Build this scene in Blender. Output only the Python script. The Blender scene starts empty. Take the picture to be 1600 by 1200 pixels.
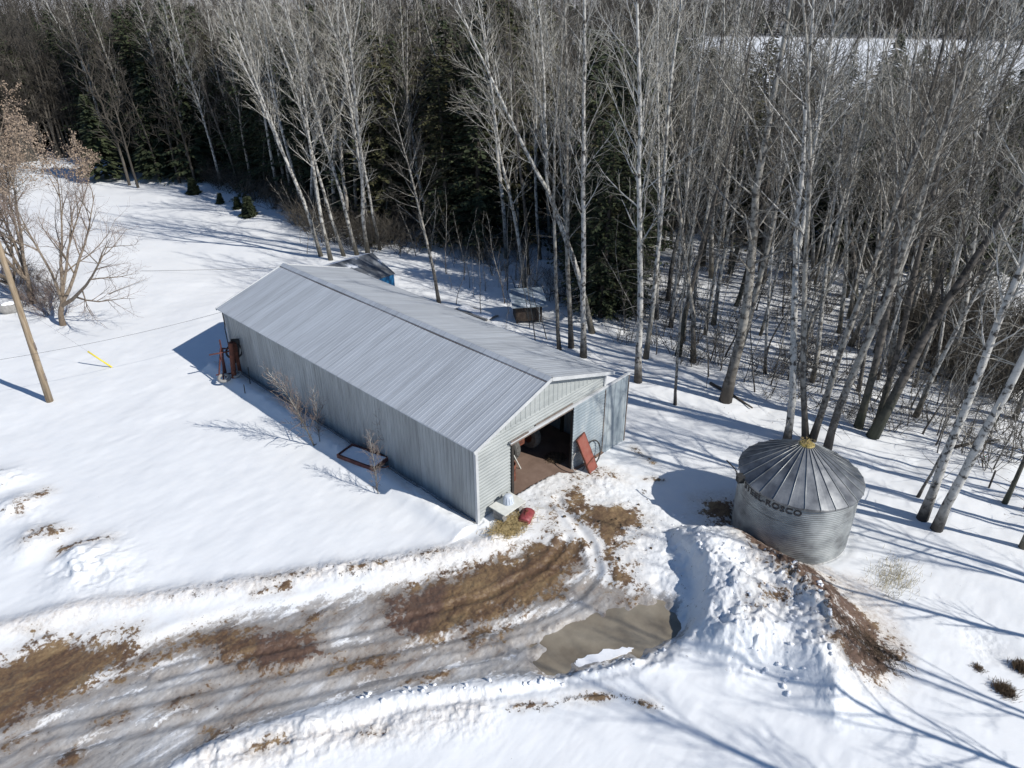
import bpy, math, random
import numpy as np
from mathutils import Vector, Matrix, Quaternion

# ------------------------------------------------------------------ camera, sky, sun, exposure
SC = bpy.context.scene
COL = SC.collection
CAM = np.array([-16.392, -17.657, 20.045]); YAW, PITCH, ROLL, FPX = math.radians(46.4518), math.radians(28.8463), math.radians(-0.2967), 1109.0
FW = np.array([math.sin(YAW)*math.cos(PITCH), math.cos(YAW)*math.cos(PITCH), -math.sin(PITCH)])
RT = np.array([math.cos(YAW), -math.sin(YAW), 0.0]); UP = np.cross(RT, FW)
R2 = RT*math.cos(ROLL)+UP*math.sin(ROLL); U2 = -RT*math.sin(ROLL)+UP*math.cos(ROLL)
cd = bpy.data.cameras.new('camera'); cam = bpy.data.objects.new('camera', cd); COL.objects.link(cam)
cd.sensor_width = 36; cd.lens = FPX/1600*36; cd.clip_end = 3000; cd.clip_start = 0.5
cam.matrix_world = Matrix(((R2[0], U2[0], -FW[0], CAM[0]), (R2[1], U2[1], -FW[1], CAM[1]), (R2[2], U2[2], -FW[2], CAM[2]), (0, 0, 0, 1)))
SC.camera = cam

SUN = Vector((1.07, -4.05, 3.2)).normalized()
sun_el = math.asin(SUN.z); sun_az = math.atan2(SUN.x, SUN.y)
W = bpy.data.worlds.new("World"); SC.world = W; W.use_nodes = True
nt = W.node_tree; bg = nt.nodes['Background']
sky = nt.nodes.new('ShaderNodeTexSky'); sky.sky_type = 'NISHITA'; sky.sun_disc = False
sky.sun_elevation = sun_el; sky.sun_rotation = sun_az; sky.dust_density = 0.0; sky.air_density = 1.0; sky.ozone_density = 6.0
nt.links.new(sky.outputs[0], bg.inputs[0]); bg.inputs[1].default_value = 0.092
sl = bpy.data.lights.new('sun', 'SUN'); sl.energy = 4.6; sl.angle = math.radians(0.5); sl.color = (1.0, 0.965, 0.905)
so = bpy.data.objects.new('sun', sl); COL.objects.link(so); so.rotation_euler = SUN.to_track_quat('Z', 'Y').to_euler(); so.location = (0, -30, 60)
SC.view_settings.view_transform = 'Standard'; SC.view_settings.look = 'None'
SC.view_settings.exposure = 0.0; SC.view_settings.gamma = 1.0
try:
    SC.cycles.max_bounces = 5; SC.cycles.diffuse_bounces = 3; SC.cycles.glossy_bounces = 2; SC.cycles.use_adaptive_sampling = True
except Exception: pass

# ------------------------------------------------------------------ pixel -> place
def ray(x, y): return FW*FPX + R2*(x-800) - U2*(y-600)
def sstep(a, b, v): t = np.clip((v-a)/(b-a), 0, 1); return t*t*(3-2*t)
def base_z(x, y):
    x = np.asarray(x, float); y = np.asarray(y, float)
    z = -0.8*sstep(1.5, 10.5, x)
    z = z - 0.5*np.exp(-((x-26)**2/60+(y+2)**2/500))          # shallow ditch through the wood
    z = z + 34*sstep(440, 900, np.hypot(x-CAM[0], y-CAM[1]))
    return z
def G(x, y, h=0.0):                                           # point where the line of sight of a photo pixel meets the ground (+h)
    d = ray(x, y); z = h
    for _ in range(12):
        t = (z-CAM[2])/d[2]; p = CAM+d*t; z = float(base_z(p[0], p[1]))+h
    return p
def GL(pts, h=0.0): return np.array([G(a, b, h)[:2] for a, b in pts])

# ------------------------------------------------------------------ numeric noise
def vnoise(x, y, seed=0):
    xi = np.floor(x).astype(np.int64); yi = np.floor(y).astype(np.int64); fx = x-xi; fy = y-yi
    fx = fx*fx*(3-2*fx); fy = fy*fy*(3-2*fy)
    def h(a, b):
        n = (a*374761393 + b*668265263 + seed*974634777) & 0x7fffffff
        n = ((n ^ (n >> 13))*1274126177) & 0x7fffffff
        n = n ^ (n >> 16)
        return (n & 0xffff)/65535.0
    return (h(xi, yi)*(1-fx)+h(xi+1, yi)*fx)*(1-fy)+(h(xi, yi+1)*(1-fx)+h(xi+1, yi+1)*fx)*fy
def fbm(x, y, seed=0, o=4):
    s = 0; a = 0.5
    for i in range(o): s = s+a*vnoise(x*2**i, y*2**i, seed+i*7); a *= 0.5
    return s/(1-0.5**o)
def seg_dist(px, py, line):                                   # distance to polyline and position (0..1) along it
    best = np.full(px.shape, 1e9); tt = np.zeros(px.shape); n = len(line)-1
    for i in range(n):
        ax, ay = line[i]; bx, by = line[i+1]; dx, dy = bx-ax, by-ay
        t = np.clip(((px-ax)*dx+(py-ay)*dy)/(dx*dx+dy*dy+1e-12), 0, 1)
        d = np.hypot(px-ax-t*dx, py-ay-t*dy); m = d < best
        best[m] = d[m]; tt[m] = ((i+t)/n)[m]
    return best, tt
def side(px, py, line):
    best = np.full(px.shape, 1e9); s = np.zeros(px.shape)
    for i in range(len(line)-1):
        ax, ay = line[i]; bx, by = line[i+1]; dx, dy = bx-ax, by-ay
        t = np.clip(((px-ax)*dx+(py-ay)*dy)/(dx*dx+dy*dy+1e-12), 0, 1)
        d = np.hypot(px-ax-t*dx, py-ay-t*dy); m = d < best
        best[m] = d[m]; s[m] = np.sign(dx*(py-ay)-dy*(px-ax))[m]
    return s*best
def sdpoly(px, py, poly):                                     # signed distance, negative inside
    n = len(poly); inside = np.zeros(px.shape, bool)
    for i in range(n):
        x1, y1 = poly[i]; x2, y2 = poly[(i+1) % n]
        c = ((y1 > py) != (y2 > py)); xx = (x2-x1)*(py-y1)/(y2-y1+1e-12)+x1
        inside ^= c & (px < xx)
    d, _ = seg_dist(px, py, list(poly)+[poly[0]])
    return np.where(inside, -d, d)

# ------------------------------------------------------------------ materials
def ramp(nt, fac, stops):
    r = nt.nodes.new('ShaderNodeValToRGB'); nt.links.new(fac, r.inputs[0]); e = r.color_ramp.elements
    e[0].position, e[0].color = stops[0][0], (*stops[0][1], 1); e[1].position, e[1].color = stops[-1][0], (*stops[-1][1], 1)
    for p, c in stops[1:-1]: k = e.new(p); k.color = (*c, 1)
    return r.outputs[0]
def noise(nt, scale, detail=4, rough=0.55, vec=None, stretch=None, rot=0, coord='Object'):
    tc = nt.nodes.new('ShaderNodeTexCoord'); v = tc.outputs[coord]
    if stretch is not None:
        m = nt.nodes.new('ShaderNodeMapping'); m.inputs['Scale'].default_value = stretch; m.inputs['Rotation'].default_value = (0, 0, rot)
        nt.links.new(v, m.inputs[0]); v = m.outputs[0]
    n = nt.nodes.new('ShaderNodeTexNoise'); n.inputs['Scale'].default_value = scale; n.inputs['Detail'].default_value = detail; n.inputs['Roughness'].default_value = rough
    nt.links.new(v, n.inputs[0]); return n.outputs[0]
def bump(nt, bs, h, strength, dist):
    b = nt.nodes.new('ShaderNodeBump'); b.inputs['Strength'].default_value = strength; b.inputs['Distance'].default_value = dist
    nt.links.new(h, b.inputs['Height']); nt.links.new(b.outputs[0], bs.inputs['Normal'])
def mat(name, stops, scale=3.0, rough=0.8, metal=0.0, stretch=None, detail=5, bmp=0.0, bd=0.02, bscale=None, coord='Object', spec=None):
    m = bpy.data.materials.new(name); m.use_nodes = True; nt = m.node_tree; bs = nt.nodes['Principled BSDF']
    bs.inputs['Roughness'].default_value = rough; bs.inputs['Metallic'].default_value = metal
    if spec is not None: bs.inputs['Specular IOR Level'].default_value = spec
    n = noise(nt, scale, detail, 0.6, stretch=stretch, coord=coord)
    nt.links.new(ramp(nt, n, stops), bs.inputs['Base Color'])
    if bmp: bump(nt, bs, noise(nt, bscale or scale*4, 5, 0.6, coord=coord), bmp, bd)
    return m
def g(v, k=1.0, t=(1, 1, 1)): return (v*k*t[0], v*k*t[1], v*k*t[2])
BL = (0.95, 1.0, 1.055)
M = {}
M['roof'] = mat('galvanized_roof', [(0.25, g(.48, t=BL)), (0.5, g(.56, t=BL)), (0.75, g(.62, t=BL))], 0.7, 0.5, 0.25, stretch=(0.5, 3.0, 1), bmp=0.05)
def panelled(m, width, amp):
    nt = m.node_tree; bs = nt.nodes['Principled BSDF']; src = bs.inputs['Base Color'].links[0].from_socket; L = nt.links.new
    tc = nt.nodes.new('ShaderNodeTexCoord'); sp = nt.nodes.new('ShaderNodeSeparateXYZ'); L(tc.outputs['Object'], sp.inputs[0])
    a = nt.nodes.new('ShaderNodeMath'); a.operation = 'DIVIDE'; L(sp.outputs[1], a.inputs[0]); a.inputs[1].default_value = width
    f = nt.nodes.new('ShaderNodeMath'); f.operation = 'FLOOR'; L(a.outputs[0], f.inputs[0])
    w = nt.nodes.new('ShaderNodeTexWhiteNoise'); w.noise_dimensions = '1D'; L(f.outputs[0], w.inputs['W'])
    fr = nt.nodes.new('ShaderNodeMath'); fr.operation = 'FRACT'; L(a.outputs[0], fr.inputs[0])
    lt = nt.nodes.new('ShaderNodeMath'); lt.operation = 'LESS_THAN'; L(fr.outputs[0], lt.inputs[0]); lt.inputs[1].default_value = 0.035
    mr = nt.nodes.new('ShaderNodeMapRange'); L(w.outputs[0], mr.inputs[0]); mr.inputs[3].default_value = 1-amp; mr.inputs[4].default_value = 1+amp
    sb = nt.nodes.new('ShaderNodeMath'); sb.operation = 'MULTIPLY_ADD'; L(lt.outputs[0], sb.inputs[0]); sb.inputs[1].default_value = -0.28; L(mr.outputs[0], sb.inputs[2])
    st = noise(nt, 1.0, 6, 0.7, stretch=(.35, 6, .35)); m2 = nt.nodes.new('ShaderNodeMapRange'); L(st, m2.inputs[0]); m2.inputs[1].default_value = .3; m2.inputs[2].default_value = .7; m2.inputs[3].default_value = .88; m2.inputs[4].default_value = 1.09
    k = nt.nodes.new('ShaderNodeMath'); k.operation = 'MULTIPLY'; L(sb.outputs[0], k.inputs[0]); L(m2.outputs[0], k.inputs[1])
    v = nt.nodes.new('ShaderNodeVectorMath'); v.operation = 'SCALE'; L(src, v.inputs[0]); L(k.outputs[0], v.inputs['Scale']); L(v.outputs[0], bs.inputs['Base Color'])
panelled(M['roof'], 0.92, 0.05)
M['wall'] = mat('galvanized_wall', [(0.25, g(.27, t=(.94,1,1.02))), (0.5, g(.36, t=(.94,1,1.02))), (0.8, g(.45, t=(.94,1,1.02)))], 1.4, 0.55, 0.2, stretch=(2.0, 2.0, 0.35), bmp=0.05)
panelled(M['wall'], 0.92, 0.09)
M['siding'] = mat('pale_siding', [(0.25, (.29, .31, .305)), (0.55, (.385, .405, .395)), (0.8, (.44, .46, .45))], 1.2, 0.55, 0.0, stretch=(0.6, 1, 2.0))
M['door'] = mat('door_metal', [(0.25, (.24, .29, .32)), (0.5, (.33, .38, .41)), (0.62, (.42, .46, .47)), (0.8, (.50, .53, .53))], 0.9, 0.5, 0.2, stretch=(1.6, 1, 0.45), bmp=0.08)
M['trim'] = mat('white_trim', [(0.3, (.46, .47, .48)), (0.7, (.60, .61, .61))], 2.0, 0.5)
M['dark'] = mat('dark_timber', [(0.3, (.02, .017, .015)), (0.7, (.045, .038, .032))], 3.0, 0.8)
M['rail'] = mat('rusty_rail', [(0.3, (.12, .09, .075)), (0.7, (.25, .21, .18))], 3.0, 0.7)
M['floor'] = mat('earth_floor', [(0.2, (.10, .065, .048)), (0.5, (.185, .125, .095)), (0.8, (.27, .19, .15))], 0.8, 0.95, bmp=0.4, bd=0.03, bscale=6)
M['red'] = mat('faded_red_paint', [(0.3, (.12, .045, .03)), (0.45, (.25, .07, .048)), (0.75, (.28, .11, .08))], 3.0, 0.6)
M['redcan'] = mat('red_can_paint', [(0.3, (.13, .03, .03)), (0.55, (.30, .06, .065)), (0.8, (.40, .14, .14))], 5.0, 0.45)
M['rust'] = mat('rust', [(0.25, (.05, .022, .016)), (0.5, (.15, .05, .03)), (0.75, (.24, .085, .045))], 4.0, 0.85)
M['rustframe'] = mat('rusty_red_frame', [(0.25, (.04, .016, .014)), (0.5, (.10, .032, .028)), (0.8, (.18, .07, .06))], 3.0, 0.85)
M['rubber'] = mat('rubber', [(0.3, (.022, .022, .023)), (0.7, (.05, .048, .046))], 5.0, 0.75)
M['greytyre'] = mat('dusty_rubber', [(0.3, (.06, .058, .055)), (0.7, (.15, .145, .135))], 5.0, 0.9, bmp=0.4, bd=0.03)
M['plastic'] = mat('white_plastic', [(0.3, (.50, .55, .62)), (0.7, (.66, .70, .76))], 6.0, 0.4)
M['board'] = mat('white_board', [(0.3, (.60, .60, .55)), (0.7, (.76, .76, .70))], 3.0, 0.6)
M['cube'] = mat('concrete_block', [(0.3, (.22, .21, .20)), (0.7, (.36, .35, .33))], 5.0, 0.9)
M['pole'] = mat('weathered_pole', [(0.25, (.16, .115, .07)), (0.5, (.29, .22, .145)), (0.75, (.42, .34, .25))], 2.0, 0.85, stretch=(5, 5, 0.4), bmp=0.3)
M['yellow'] = mat('yellow_guard', [(0.3, (.75, .58, .03)), (0.7, (.85, .68, .06))], 3.0, 0.5)
M['wire'] = mat('black_cable', [(0.3, (.02, .02, .02)), (0.7, (.04, .04, .04))], 3.0, 0.6)
M['bin'] = mat('bin_steel', [(0.32, (.17, .175, .175)), (0.43, (.27, .28, .28)), (0.56, (.36, .375, .37)), (0.7, (.46, .47, .46))], 1.0, 0.42, 0.45, stretch=(1, 1, 1.5), bmp=0.04)
M['binroof'] = mat('bin_roof_steel', [(0.32, (.085, .092, .105)), (0.46, (.17, .18, .195)), (0.58, (.28, .29, .30)), (0.70, (.42, .42, .41))], 0.9, 0.42, 0.45, bmp=0.1)
M['cap'] = mat('yellow_cap', [(0.35, (.12, .10, .05)), (0.5, (.34, .26, .07)), (0.7, (.40, .34, .17))], 9.0, 0.6)
M['ink'] = mat('sign_paint', [(0.3, (.022, .02, .022)), (0.55, (.06, .055, .055)), (0.72, (.20, .20, .20))], 5.0, 0.7)
M['blue'] = mat('blue_paint', [(0.3, (.01, .12, .28)), (0.7, (.02, .18, .38))], 2.0, 0.5)
M['shedroof'] = mat('shaded_snowy_shed_roof', [(0.35, (.06, .066, .075)), (0.5, (.12, .13, .145)), (0.60, (.20, .215, .23)), (0.66, (.80, .82, .85))], 0.9, 0.7)  # greys darkened to put tree shade into the colour; pale stop is snow
M['cooproof'] = mat('frosted_tin', [(0.35, (.16, .20, .24)), (0.5, (.30, .36, .40)), (0.6, (.55, .60, .64)), (0.7, (.80, .82, .85))], 1.3, 0.6)
M['wood'] = mat('dark_planks', [(0.3, (.035, .025, .02)), (0.7, (.09, .065, .05))], 3.0, 0.9, stretch=(4, 4, .4))
M['snow_s'] = mat('snow_cap', [(0.3, (.84, .86, .90)), (0.7, (.92, .93, .95))], 2.0, 0.7, bmp=0.3, bd=0.04)
M['straw'] = mat('straw', [(0.3, (.28, .20, .09)), (0.6, (.46, .36, .18)), (0.8, (.58, .48, .28))], 9.0, 0.9)
M['drygrass'] = mat('dry_grass', [(0.3, (.26, .22, .13)), (0.7, (.46, .41, .27))], 9.0, 0.9)
M['tuft'] = mat('brown_tuft', [(0.3, (.06, .04, .025)), (0.7, (.16, .11, .065))], 9.0, 0.9)
M['brownleaf'] = mat('brown_leaves', [(0.3, (.20, .14, .095)), (0.55, (.34, .26, .19)), (0.8, (.46, .37, .28))], 3.0, 0.8)
M['twig'] = mat('pale_twig', [(0.25, (.17, .155, .13)), (0.5, (.35, .325, .275)), (0.75, (.58, .55, .48))], 0.8, 0.8)
M['twigd'] = mat('dull_twig', [(0.25, (.035, .03, .024)), (0.5, (.09, .078, .062)), (0.75, (.22, .20, .165))], 0.8, 0.85)
M['twigr'] = mat('reddish_twig', [(0.25, (.09, .062, .05)), (0.5, (.20, .15, .125)), (0.75, (.36, .30, .26))], 0.8, 0.85)
M['needle'] = mat('spruce_needles', [(0.25, (.016, .026, .012)), (0.5, (.040, .054, .022)), (0.75, (.085, .095, .042))], 1.3, 0.85)
M['cedar'] = mat('cedar_foliage', [(0.25, (.030, .034, .012)), (0.5, (.060, .060, .022)), (0.75, (.105, .092, .040))], 1.3, 0.85)
M['fartwig'] = mat('far_twigs', [(0.25, (.02, .018, .014)), (0.5, (.06, .052, .042)), (0.75, (.16, .142, .118))], 0.3, 0.9)
M['conbark'] = mat('conifer_bark', [(0.3, (.05, .04, .032)), (0.7, (.12, .10, .08))], 4.0, 0.9)
def bark(name, pale, dark, foot, footh=1.6, marks=0.55):
    m = bpy.data.materials.new(name); m.use_nodes = True; nt = m.node_tree; bs = nt.nodes['Principled BSDF']; L = nt.links.new
    bs.inputs['Roughness'].default_value = 0.8
    a = noise(nt, 2.2, 5, 0.65, stretch=(2.2, 2.2, 1.7)); c1 = ramp(nt, a, [(marks-0.13, dark), (marks-0.04, tuple(0.75*v for v in pale)), (marks+0.2, pale)])
    # dark foot of the trunk
    tc = nt.nodes.new('ShaderNodeTexCoord'); sp = nt.nodes.new('ShaderNodeSeparateXYZ'); L(tc.outputs['Object'], sp.inputs[0])
    n2 = noise(nt, 1.3, 4, 0.6); ma = nt.nodes.new('ShaderNodeMath'); ma.operation = 'MULTIPLY_ADD'; L(n2, ma.inputs[0]); ma.inputs[1].default_value = -footh*2.2; L(sp.outputs[2], ma.inputs[2])
    mr = nt.nodes.new('ShaderNodeMapRange'); L(ma.outputs[0], mr.inputs[0]); mr.inputs[1].default_value = -footh*0.8; mr.inputs[2].default_value = footh*0.8
    mx = nt.nodes.new('ShaderNodeMix'); mx.data_type = 'RGBA'; L(mr.outputs[0], mx.inputs[0]); mx.inputs[6].default_value = (*foot, 1); L(c1, mx.inputs[7])
    L(mx.outputs[2], bs.inputs['Base Color']); bump(nt, bs, a, 0.4, 0.03); return m
M['bark_p'] = bark('pale_aspen_bark', (.60, .58, .53), (.10, .09, .08), (.10, .09, .07))
M['bark_g'] = bark('grey_bark', (.40, .375, .33), (.08, .07, .06), (.07, .06, .05), 2.0)
M['bark_d'] = bark('dark_bark', (.16, .14, .12), (.045, .04, .035), (.04, .045, .03), 2.0)
M['bark_w'] = bark('white_birch_bark', (.60, .58, .54), (.05, .045, .04), (.05, .045, .04), 1.1, 0.52)
M['bark_b'] = bark('brown_bark', (.30, .24, .18), (.12, .09, .065), (.16, .12, .085), 1.5)

def ground_material():
    m = bpy.data.materials.new('snow_and_earth'); m.use_nodes = True; nt = m.node_tree; bs = nt.nodes['Principled BSDF']; L = nt.links.new
    def attr(n):
        a = nt.nodes.new('ShaderNodeAttribute'); a.attribute_name = n; return a.outputs['Fac']
    def math_(op, a, b, clamp=False):
        k = nt.nodes.new('ShaderNodeMath'); k.operation = op; k.use_clamp = clamp
        for i, v in enumerate((a, b)):
            if isinstance(v, (int, float)): k.inputs[i].default_value = v
            else: L(v, k.inputs[i])
        return k.outputs[0]
    def mask(at, nz, amp, soft):                               # attribute edge broken up by noise
        v = math_('ADD', attr(at), math_('MULTIPLY', math_('SUBTRACT', nz, 0.5), amp))
        mr = nt.nodes.new('ShaderNodeMapRange'); mr.interpolation_type = 'SMOOTHSTEP'; L(v, mr.inputs[0]); mr.inputs[1].default_value = 0.5-soft; mr.inputs[2].default_value = 0.5+soft; return mr.outputs[0]
    def mix(f, a, b):
        k = nt.nodes.new('ShaderNodeMix'); k.data_type = 'RGBA'
        for i, v in ((0, f), (6, a), (7, b)):
            if isinstance(v, tuple): k.inputs[i].default_value = (*v, 1)
            elif isinstance(v, (int, float)): k.inputs[i].default_value = v
            else: L(v, k.inputs[i])
        return k.outputs[2]
    big = noise(nt, 0.35, 4, 0.5); med = noise(nt, 1.6, 6, 0.65); fine = noise(nt, 6.0, 6, 0.7)
    streak = noise(nt, 1.0, 6, 0.65, stretch=(0.28, 2.2, 1), rot=math.radians(30))
    snow = ramp(nt, med, [(0.3, (.825, .842, .855)), (0.7, (.88, .888, .89))])
    sm_ = math_('ADD', math_('MULTIPLY', streak, 0.55), math_('ADD', math_('MULTIPLY', noise(nt, 0.45, 6, 0.65, stretch=(0.5, 1.3, 1), rot=math.radians(30)), 0.30), math_('MULTIPLY', fine, 0.15)))
    slush = ramp(nt, sm_, [(0.36, (.13, .085, .062)), (0.41, (.26, .215, .185)), (0.46, (.33, .315, .30)), (0.53, (.42, .41, .40)), (0.585, (.52, .52, .52)), (0.64, (.78, .79, .81))])
    fleck = ramp(nt, fine, [(0.30, (.14, .10, .08)), (0.38, (1, 1, 1))])
    fm = nt.nodes.new('ShaderNodeMix'); fm.data_type = 'RGBA'; fm.blend_type = 'MULTIPLY'; fm.inputs[0].default_value = 0.8; L(slush, fm.inputs[6]); L(fleck, fm.inputs[7]); slush = fm.outputs[2]
    mudn = noise(nt, 1.1, 7, 0.7, stretch=(0.5, 1.5, 1), rot=math.radians(30))
    mudn = math_('ADD', math_('MULTIPLY', mudn, .62), math_('MULTIPLY', noise(nt, 9.0, 5, .75), .38))
    mud = ramp(nt, mudn, [(0.32, (.065, .038, .026)), (0.45, (.13, .078, .045)), (0.55, (.22, .145, .075)), (0.70, (.33, .24, .13))])
    mud = mix(math_('MULTIPLY', mask('mudd', med, 0.8, 0.25), 0.85), mud, ramp(nt, fine, [(0.3, (.07, .04, .03)), (0.7, (.17, .105, .075))]))
    tint = mix(mask('tint', med, 0.7, 0.5), snow, ramp(nt, fine, [(0.3, (.46, .38, .31)), (0.42, (.68, .62, .56)), (0.6, (.84, .81, .78))]))
    hl = nt.nodes.new('ShaderNodeMapRange'); hl.interpolation_type = 'SMOOTHSTEP'; L(math_('ADD', attr('mud'), math_('MULTIPLY', math_('SUBTRACT', med, .5), 2.2)), hl.inputs[0]); hl.inputs[1].default_value = -1.0; hl.inputs[2].default_value = 0.45
    slush = mix(math_('MULTIPLY', hl.outputs[0], .55), slush, ramp(nt, fine, [(0.3, (.12, .085, .06)), (0.5, (.25, .195, .145)), (0.7, (.40, .34, .27))]))
    tint = mix(math_('MULTIPLY', hl.outputs[0], .45), tint, ramp(nt, fine, [(0.35, (.40, .33, .26)), (0.6, (.80, .76, .70))]))
    c = mix(mask('slush', math_('ADD', math_('MULTIPLY', streak, .6), math_('MULTIPLY', fine, .4)), 4.0, 0.22), tint, slush)
    c = mix(mask('mud', math_('ADD', math_('MULTIPLY', med, .5), math_('MULTIPLY', fine, .5)), 6.5, 0.22), c, mud)
    spk = mask('specks', noise(nt, 4.2, 6, 0.8), 4.2, 0.12)
    c = mix(spk, c, ramp(nt, med, [(0.35, (.06, .045, .035)), (0.65, (.17, .12, .075))]))
    L(c, bs.inputs['Base Color']); bs.inputs['Roughness'].default_value = 0.75
    rr = nt.nodes.new('ShaderNodeMapRange'); L(mask('slush', streak, 0.5, 0.2), rr.inputs[0]); rr.inputs[3].default_value = 0.8; rr.inputs[4].default_value = 0.30; L(rr.outputs[0], bs.inputs['Roughness'])
    h = math_('ADD', math_('MULTIPLY', fine, 0.6), math_('MULTIPLY', med, 0.9))
    hs = math_('MULTIPLY', h, math_('ADD', math_('MULTIPLY', attr('rough'), 1.0), 0.10))
    bump(nt, bs, hs, 0.8, 0.07); return m
M['ground'] = ground_material()

# ------------------------------------------------------------------ mesh helpers
class MB:
    def __init__(s): s.v = []; s.f = []; s.m = []
    def quad_grid(s, rows, mi=0, closed=False):
        b = len(s.v); n = len(rows[0])
        for r in rows: s.v.extend([tuple(p) for p in r])
        for i in range(len(rows)-1):
            for j in range(n if closed else n-1):
                k = (j+1) % n; s.f.append((b+i*n+j, b+i*n+k, b+(i+1)*n+k, b+(i+1)*n+j)); s.m.append(mi)
    def box(s, c, d, rot=None, mi=0):
        b = len(s.v); cx, cy, cz = c; x, y, z = d[0]/2, d[1]/2, d[2]/2
        for p in ((-x,-y,-z),(x,-y,-z),(x,y,-z),(-x,y,-z),(-x,-y,z),(x,-y,z),(x,y,z),(-x,y,z)):
            q = Vector(p)
            if rot is not None: q = rot @ q
            s.v.append((q.x+cx, q.y+cy, q.z+cz))
        for f in ((0,3,2,1),(4,5,6,7),(0,1,5,4),(1,2,6,5),(2,3,7,6),(3,0,4,7)): s.f.append(tuple(b+i for i in f)); s.m.append(mi)
    def beam(s, a, b, w, h, mi=0):
        a = Vector(a); b = Vector(b); d = b-a; rot = d.to_track_quat('X', 'Z').to_matrix(); s.box((a+b)/2, (d.length, w, h), rot, mi)
    def tube(s, pts, rad, k=6, mi=0, cap=True):
        pts = [Vector(p) for p in pts]; n = len(pts)
        if not hasattr(rad, '__len__'): rad = [rad]*n
        t0 = (pts[1]-pts[0]).normalized(); u = t0.orthogonal().normalized(); b0 = len(s.v)
        for i in range(n):
            t = (pts[min(i+1, n-1)]-pts[max(i-1, 0)]).normalized()
            u = (u-t*u.dot(t))
            u = u.normalized() if u.length > 1e-6 else t.orthogonal().normalized()
            w = t.cross(u)
            for j in range(k):
                a = 2*math.pi*j/k; q = pts[i]+(u*math.cos(a)+w*math.sin(a))*rad[i]; s.v.append((q.x, q.y, q.z))
        for i in range(n-1):
            for j in range(k):
                l = (j+1) % k; s.f.append((b0+i*k+j, b0+i*k+l, b0+(i+1)*k+l, b0+(i+1)*k+j)); s.m.append(mi)
        if cap and k > 3:
            s.f.append(tuple(b0+j for j in range(k-1, -1, -1))); s.m.append(mi); s.f.append(tuple(b0+(n-1)*k+j for j in range(k))); s.m.append(mi)
    def torus(s, c, R, r, rot=None, n=28, k=8, mi=0):
        rows = []
        for i in range(n+1):
            a = 2*math.pi*i/n; row = []
            for j in range(k):
                b = 2*math.pi*j/k; q = Vector(((R+r*math.cos(b))*math.cos(a), (R+r*math.cos(b))*math.sin(a), r*math.sin(b)))
                if rot is not None: q = rot @ q
                row.append(q+Vector(c))
            rows.append(row)
        s.quad_grid(rows, mi, closed=True)
    def lathe(s, prof, c=(0, 0, 0), n=32, rot=None, mi=0):
        rows = []
        for r, z in prof:
            row = []
            for i in range(n):
                a = 2*math.pi*i/n; q = Vector((r*math.cos(a), r*math.sin(a), z))
                if rot is not None: q = rot @ q
                row.append(q+Vector(c))
            rows.append(row)
        s.quad_grid(rows, mi, closed=True)
    def poly(s, pts, mi=0): b = len(s.v); s.v.extend([tuple(p) for p in pts]); s.f.append(tuple(range(b, b+len(pts)))); s.m.append(mi)
    def mesh(s, name, mats, smooth=False):
        me = bpy.data.meshes.new(name); me.from_pydata(s.v, [], s.f)
        for m in (mats if isinstance(mats, (list, tuple)) else [mats]): me.materials.append(m)
        if any(s.m): me.polygons.foreach_set('material_index', s.m)
        if smooth: me.polygons.foreach_set('use_smooth', [True]*len(s.f))
        me.update(); return me
    def obj(s, name, mats, parent=None, smooth=False, loc=None):
        o = bpy.data.objects.new(name, s.mesh(name, mats, smooth)); COL.objects.link(o)
        if parent is not None: o.parent = parent
        if loc is not None: o.location = loc
        return o
def tag(o, label=None, cat=None, group=None, kind=None):
    if label: o['label'] = label
    if cat: o['category'] = cat
    if group: o['group'] = group
    if kind: o['kind'] = kind
    return o
def thing(name, label, cat, loc=(0, 0, 0), rotz=0, group=None):
    o = bpy.data.objects.new(name, None); COL.objects.link(o); o.location = loc; o.rotation_euler = (0, 0, rotz); o.empty_display_size = 0.3
    return tag(o, label, cat, group)
def fast_mesh(name, V, F, k, mats, smooth=False):
    me = bpy.data.meshes.new(name); V = np.asarray(V, np.float32); F = np.asarray(F, np.int32).reshape(-1, k)
    me.vertices.add(len(V)); me.vertices.foreach_set('co', V.ravel()); me.loops.add(F.size); me.loops.foreach_set('vertex_index', F.ravel())
    me.polygons.add(len(F)); me.polygons.foreach_set('loop_start', np.arange(0, F.size, k, dtype=np.int32)); me.polygons.foreach_set('loop_total', np.full(len(F), k, np.int32))
    if smooth: me.polygons.foreach_set('use_smooth', np.ones(len(F), bool))
    for m in (mats if isinstance(mats, (list, tuple)) else [mats]): me.materials.append(m)
    me.update(calc_edges=True); return me

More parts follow.
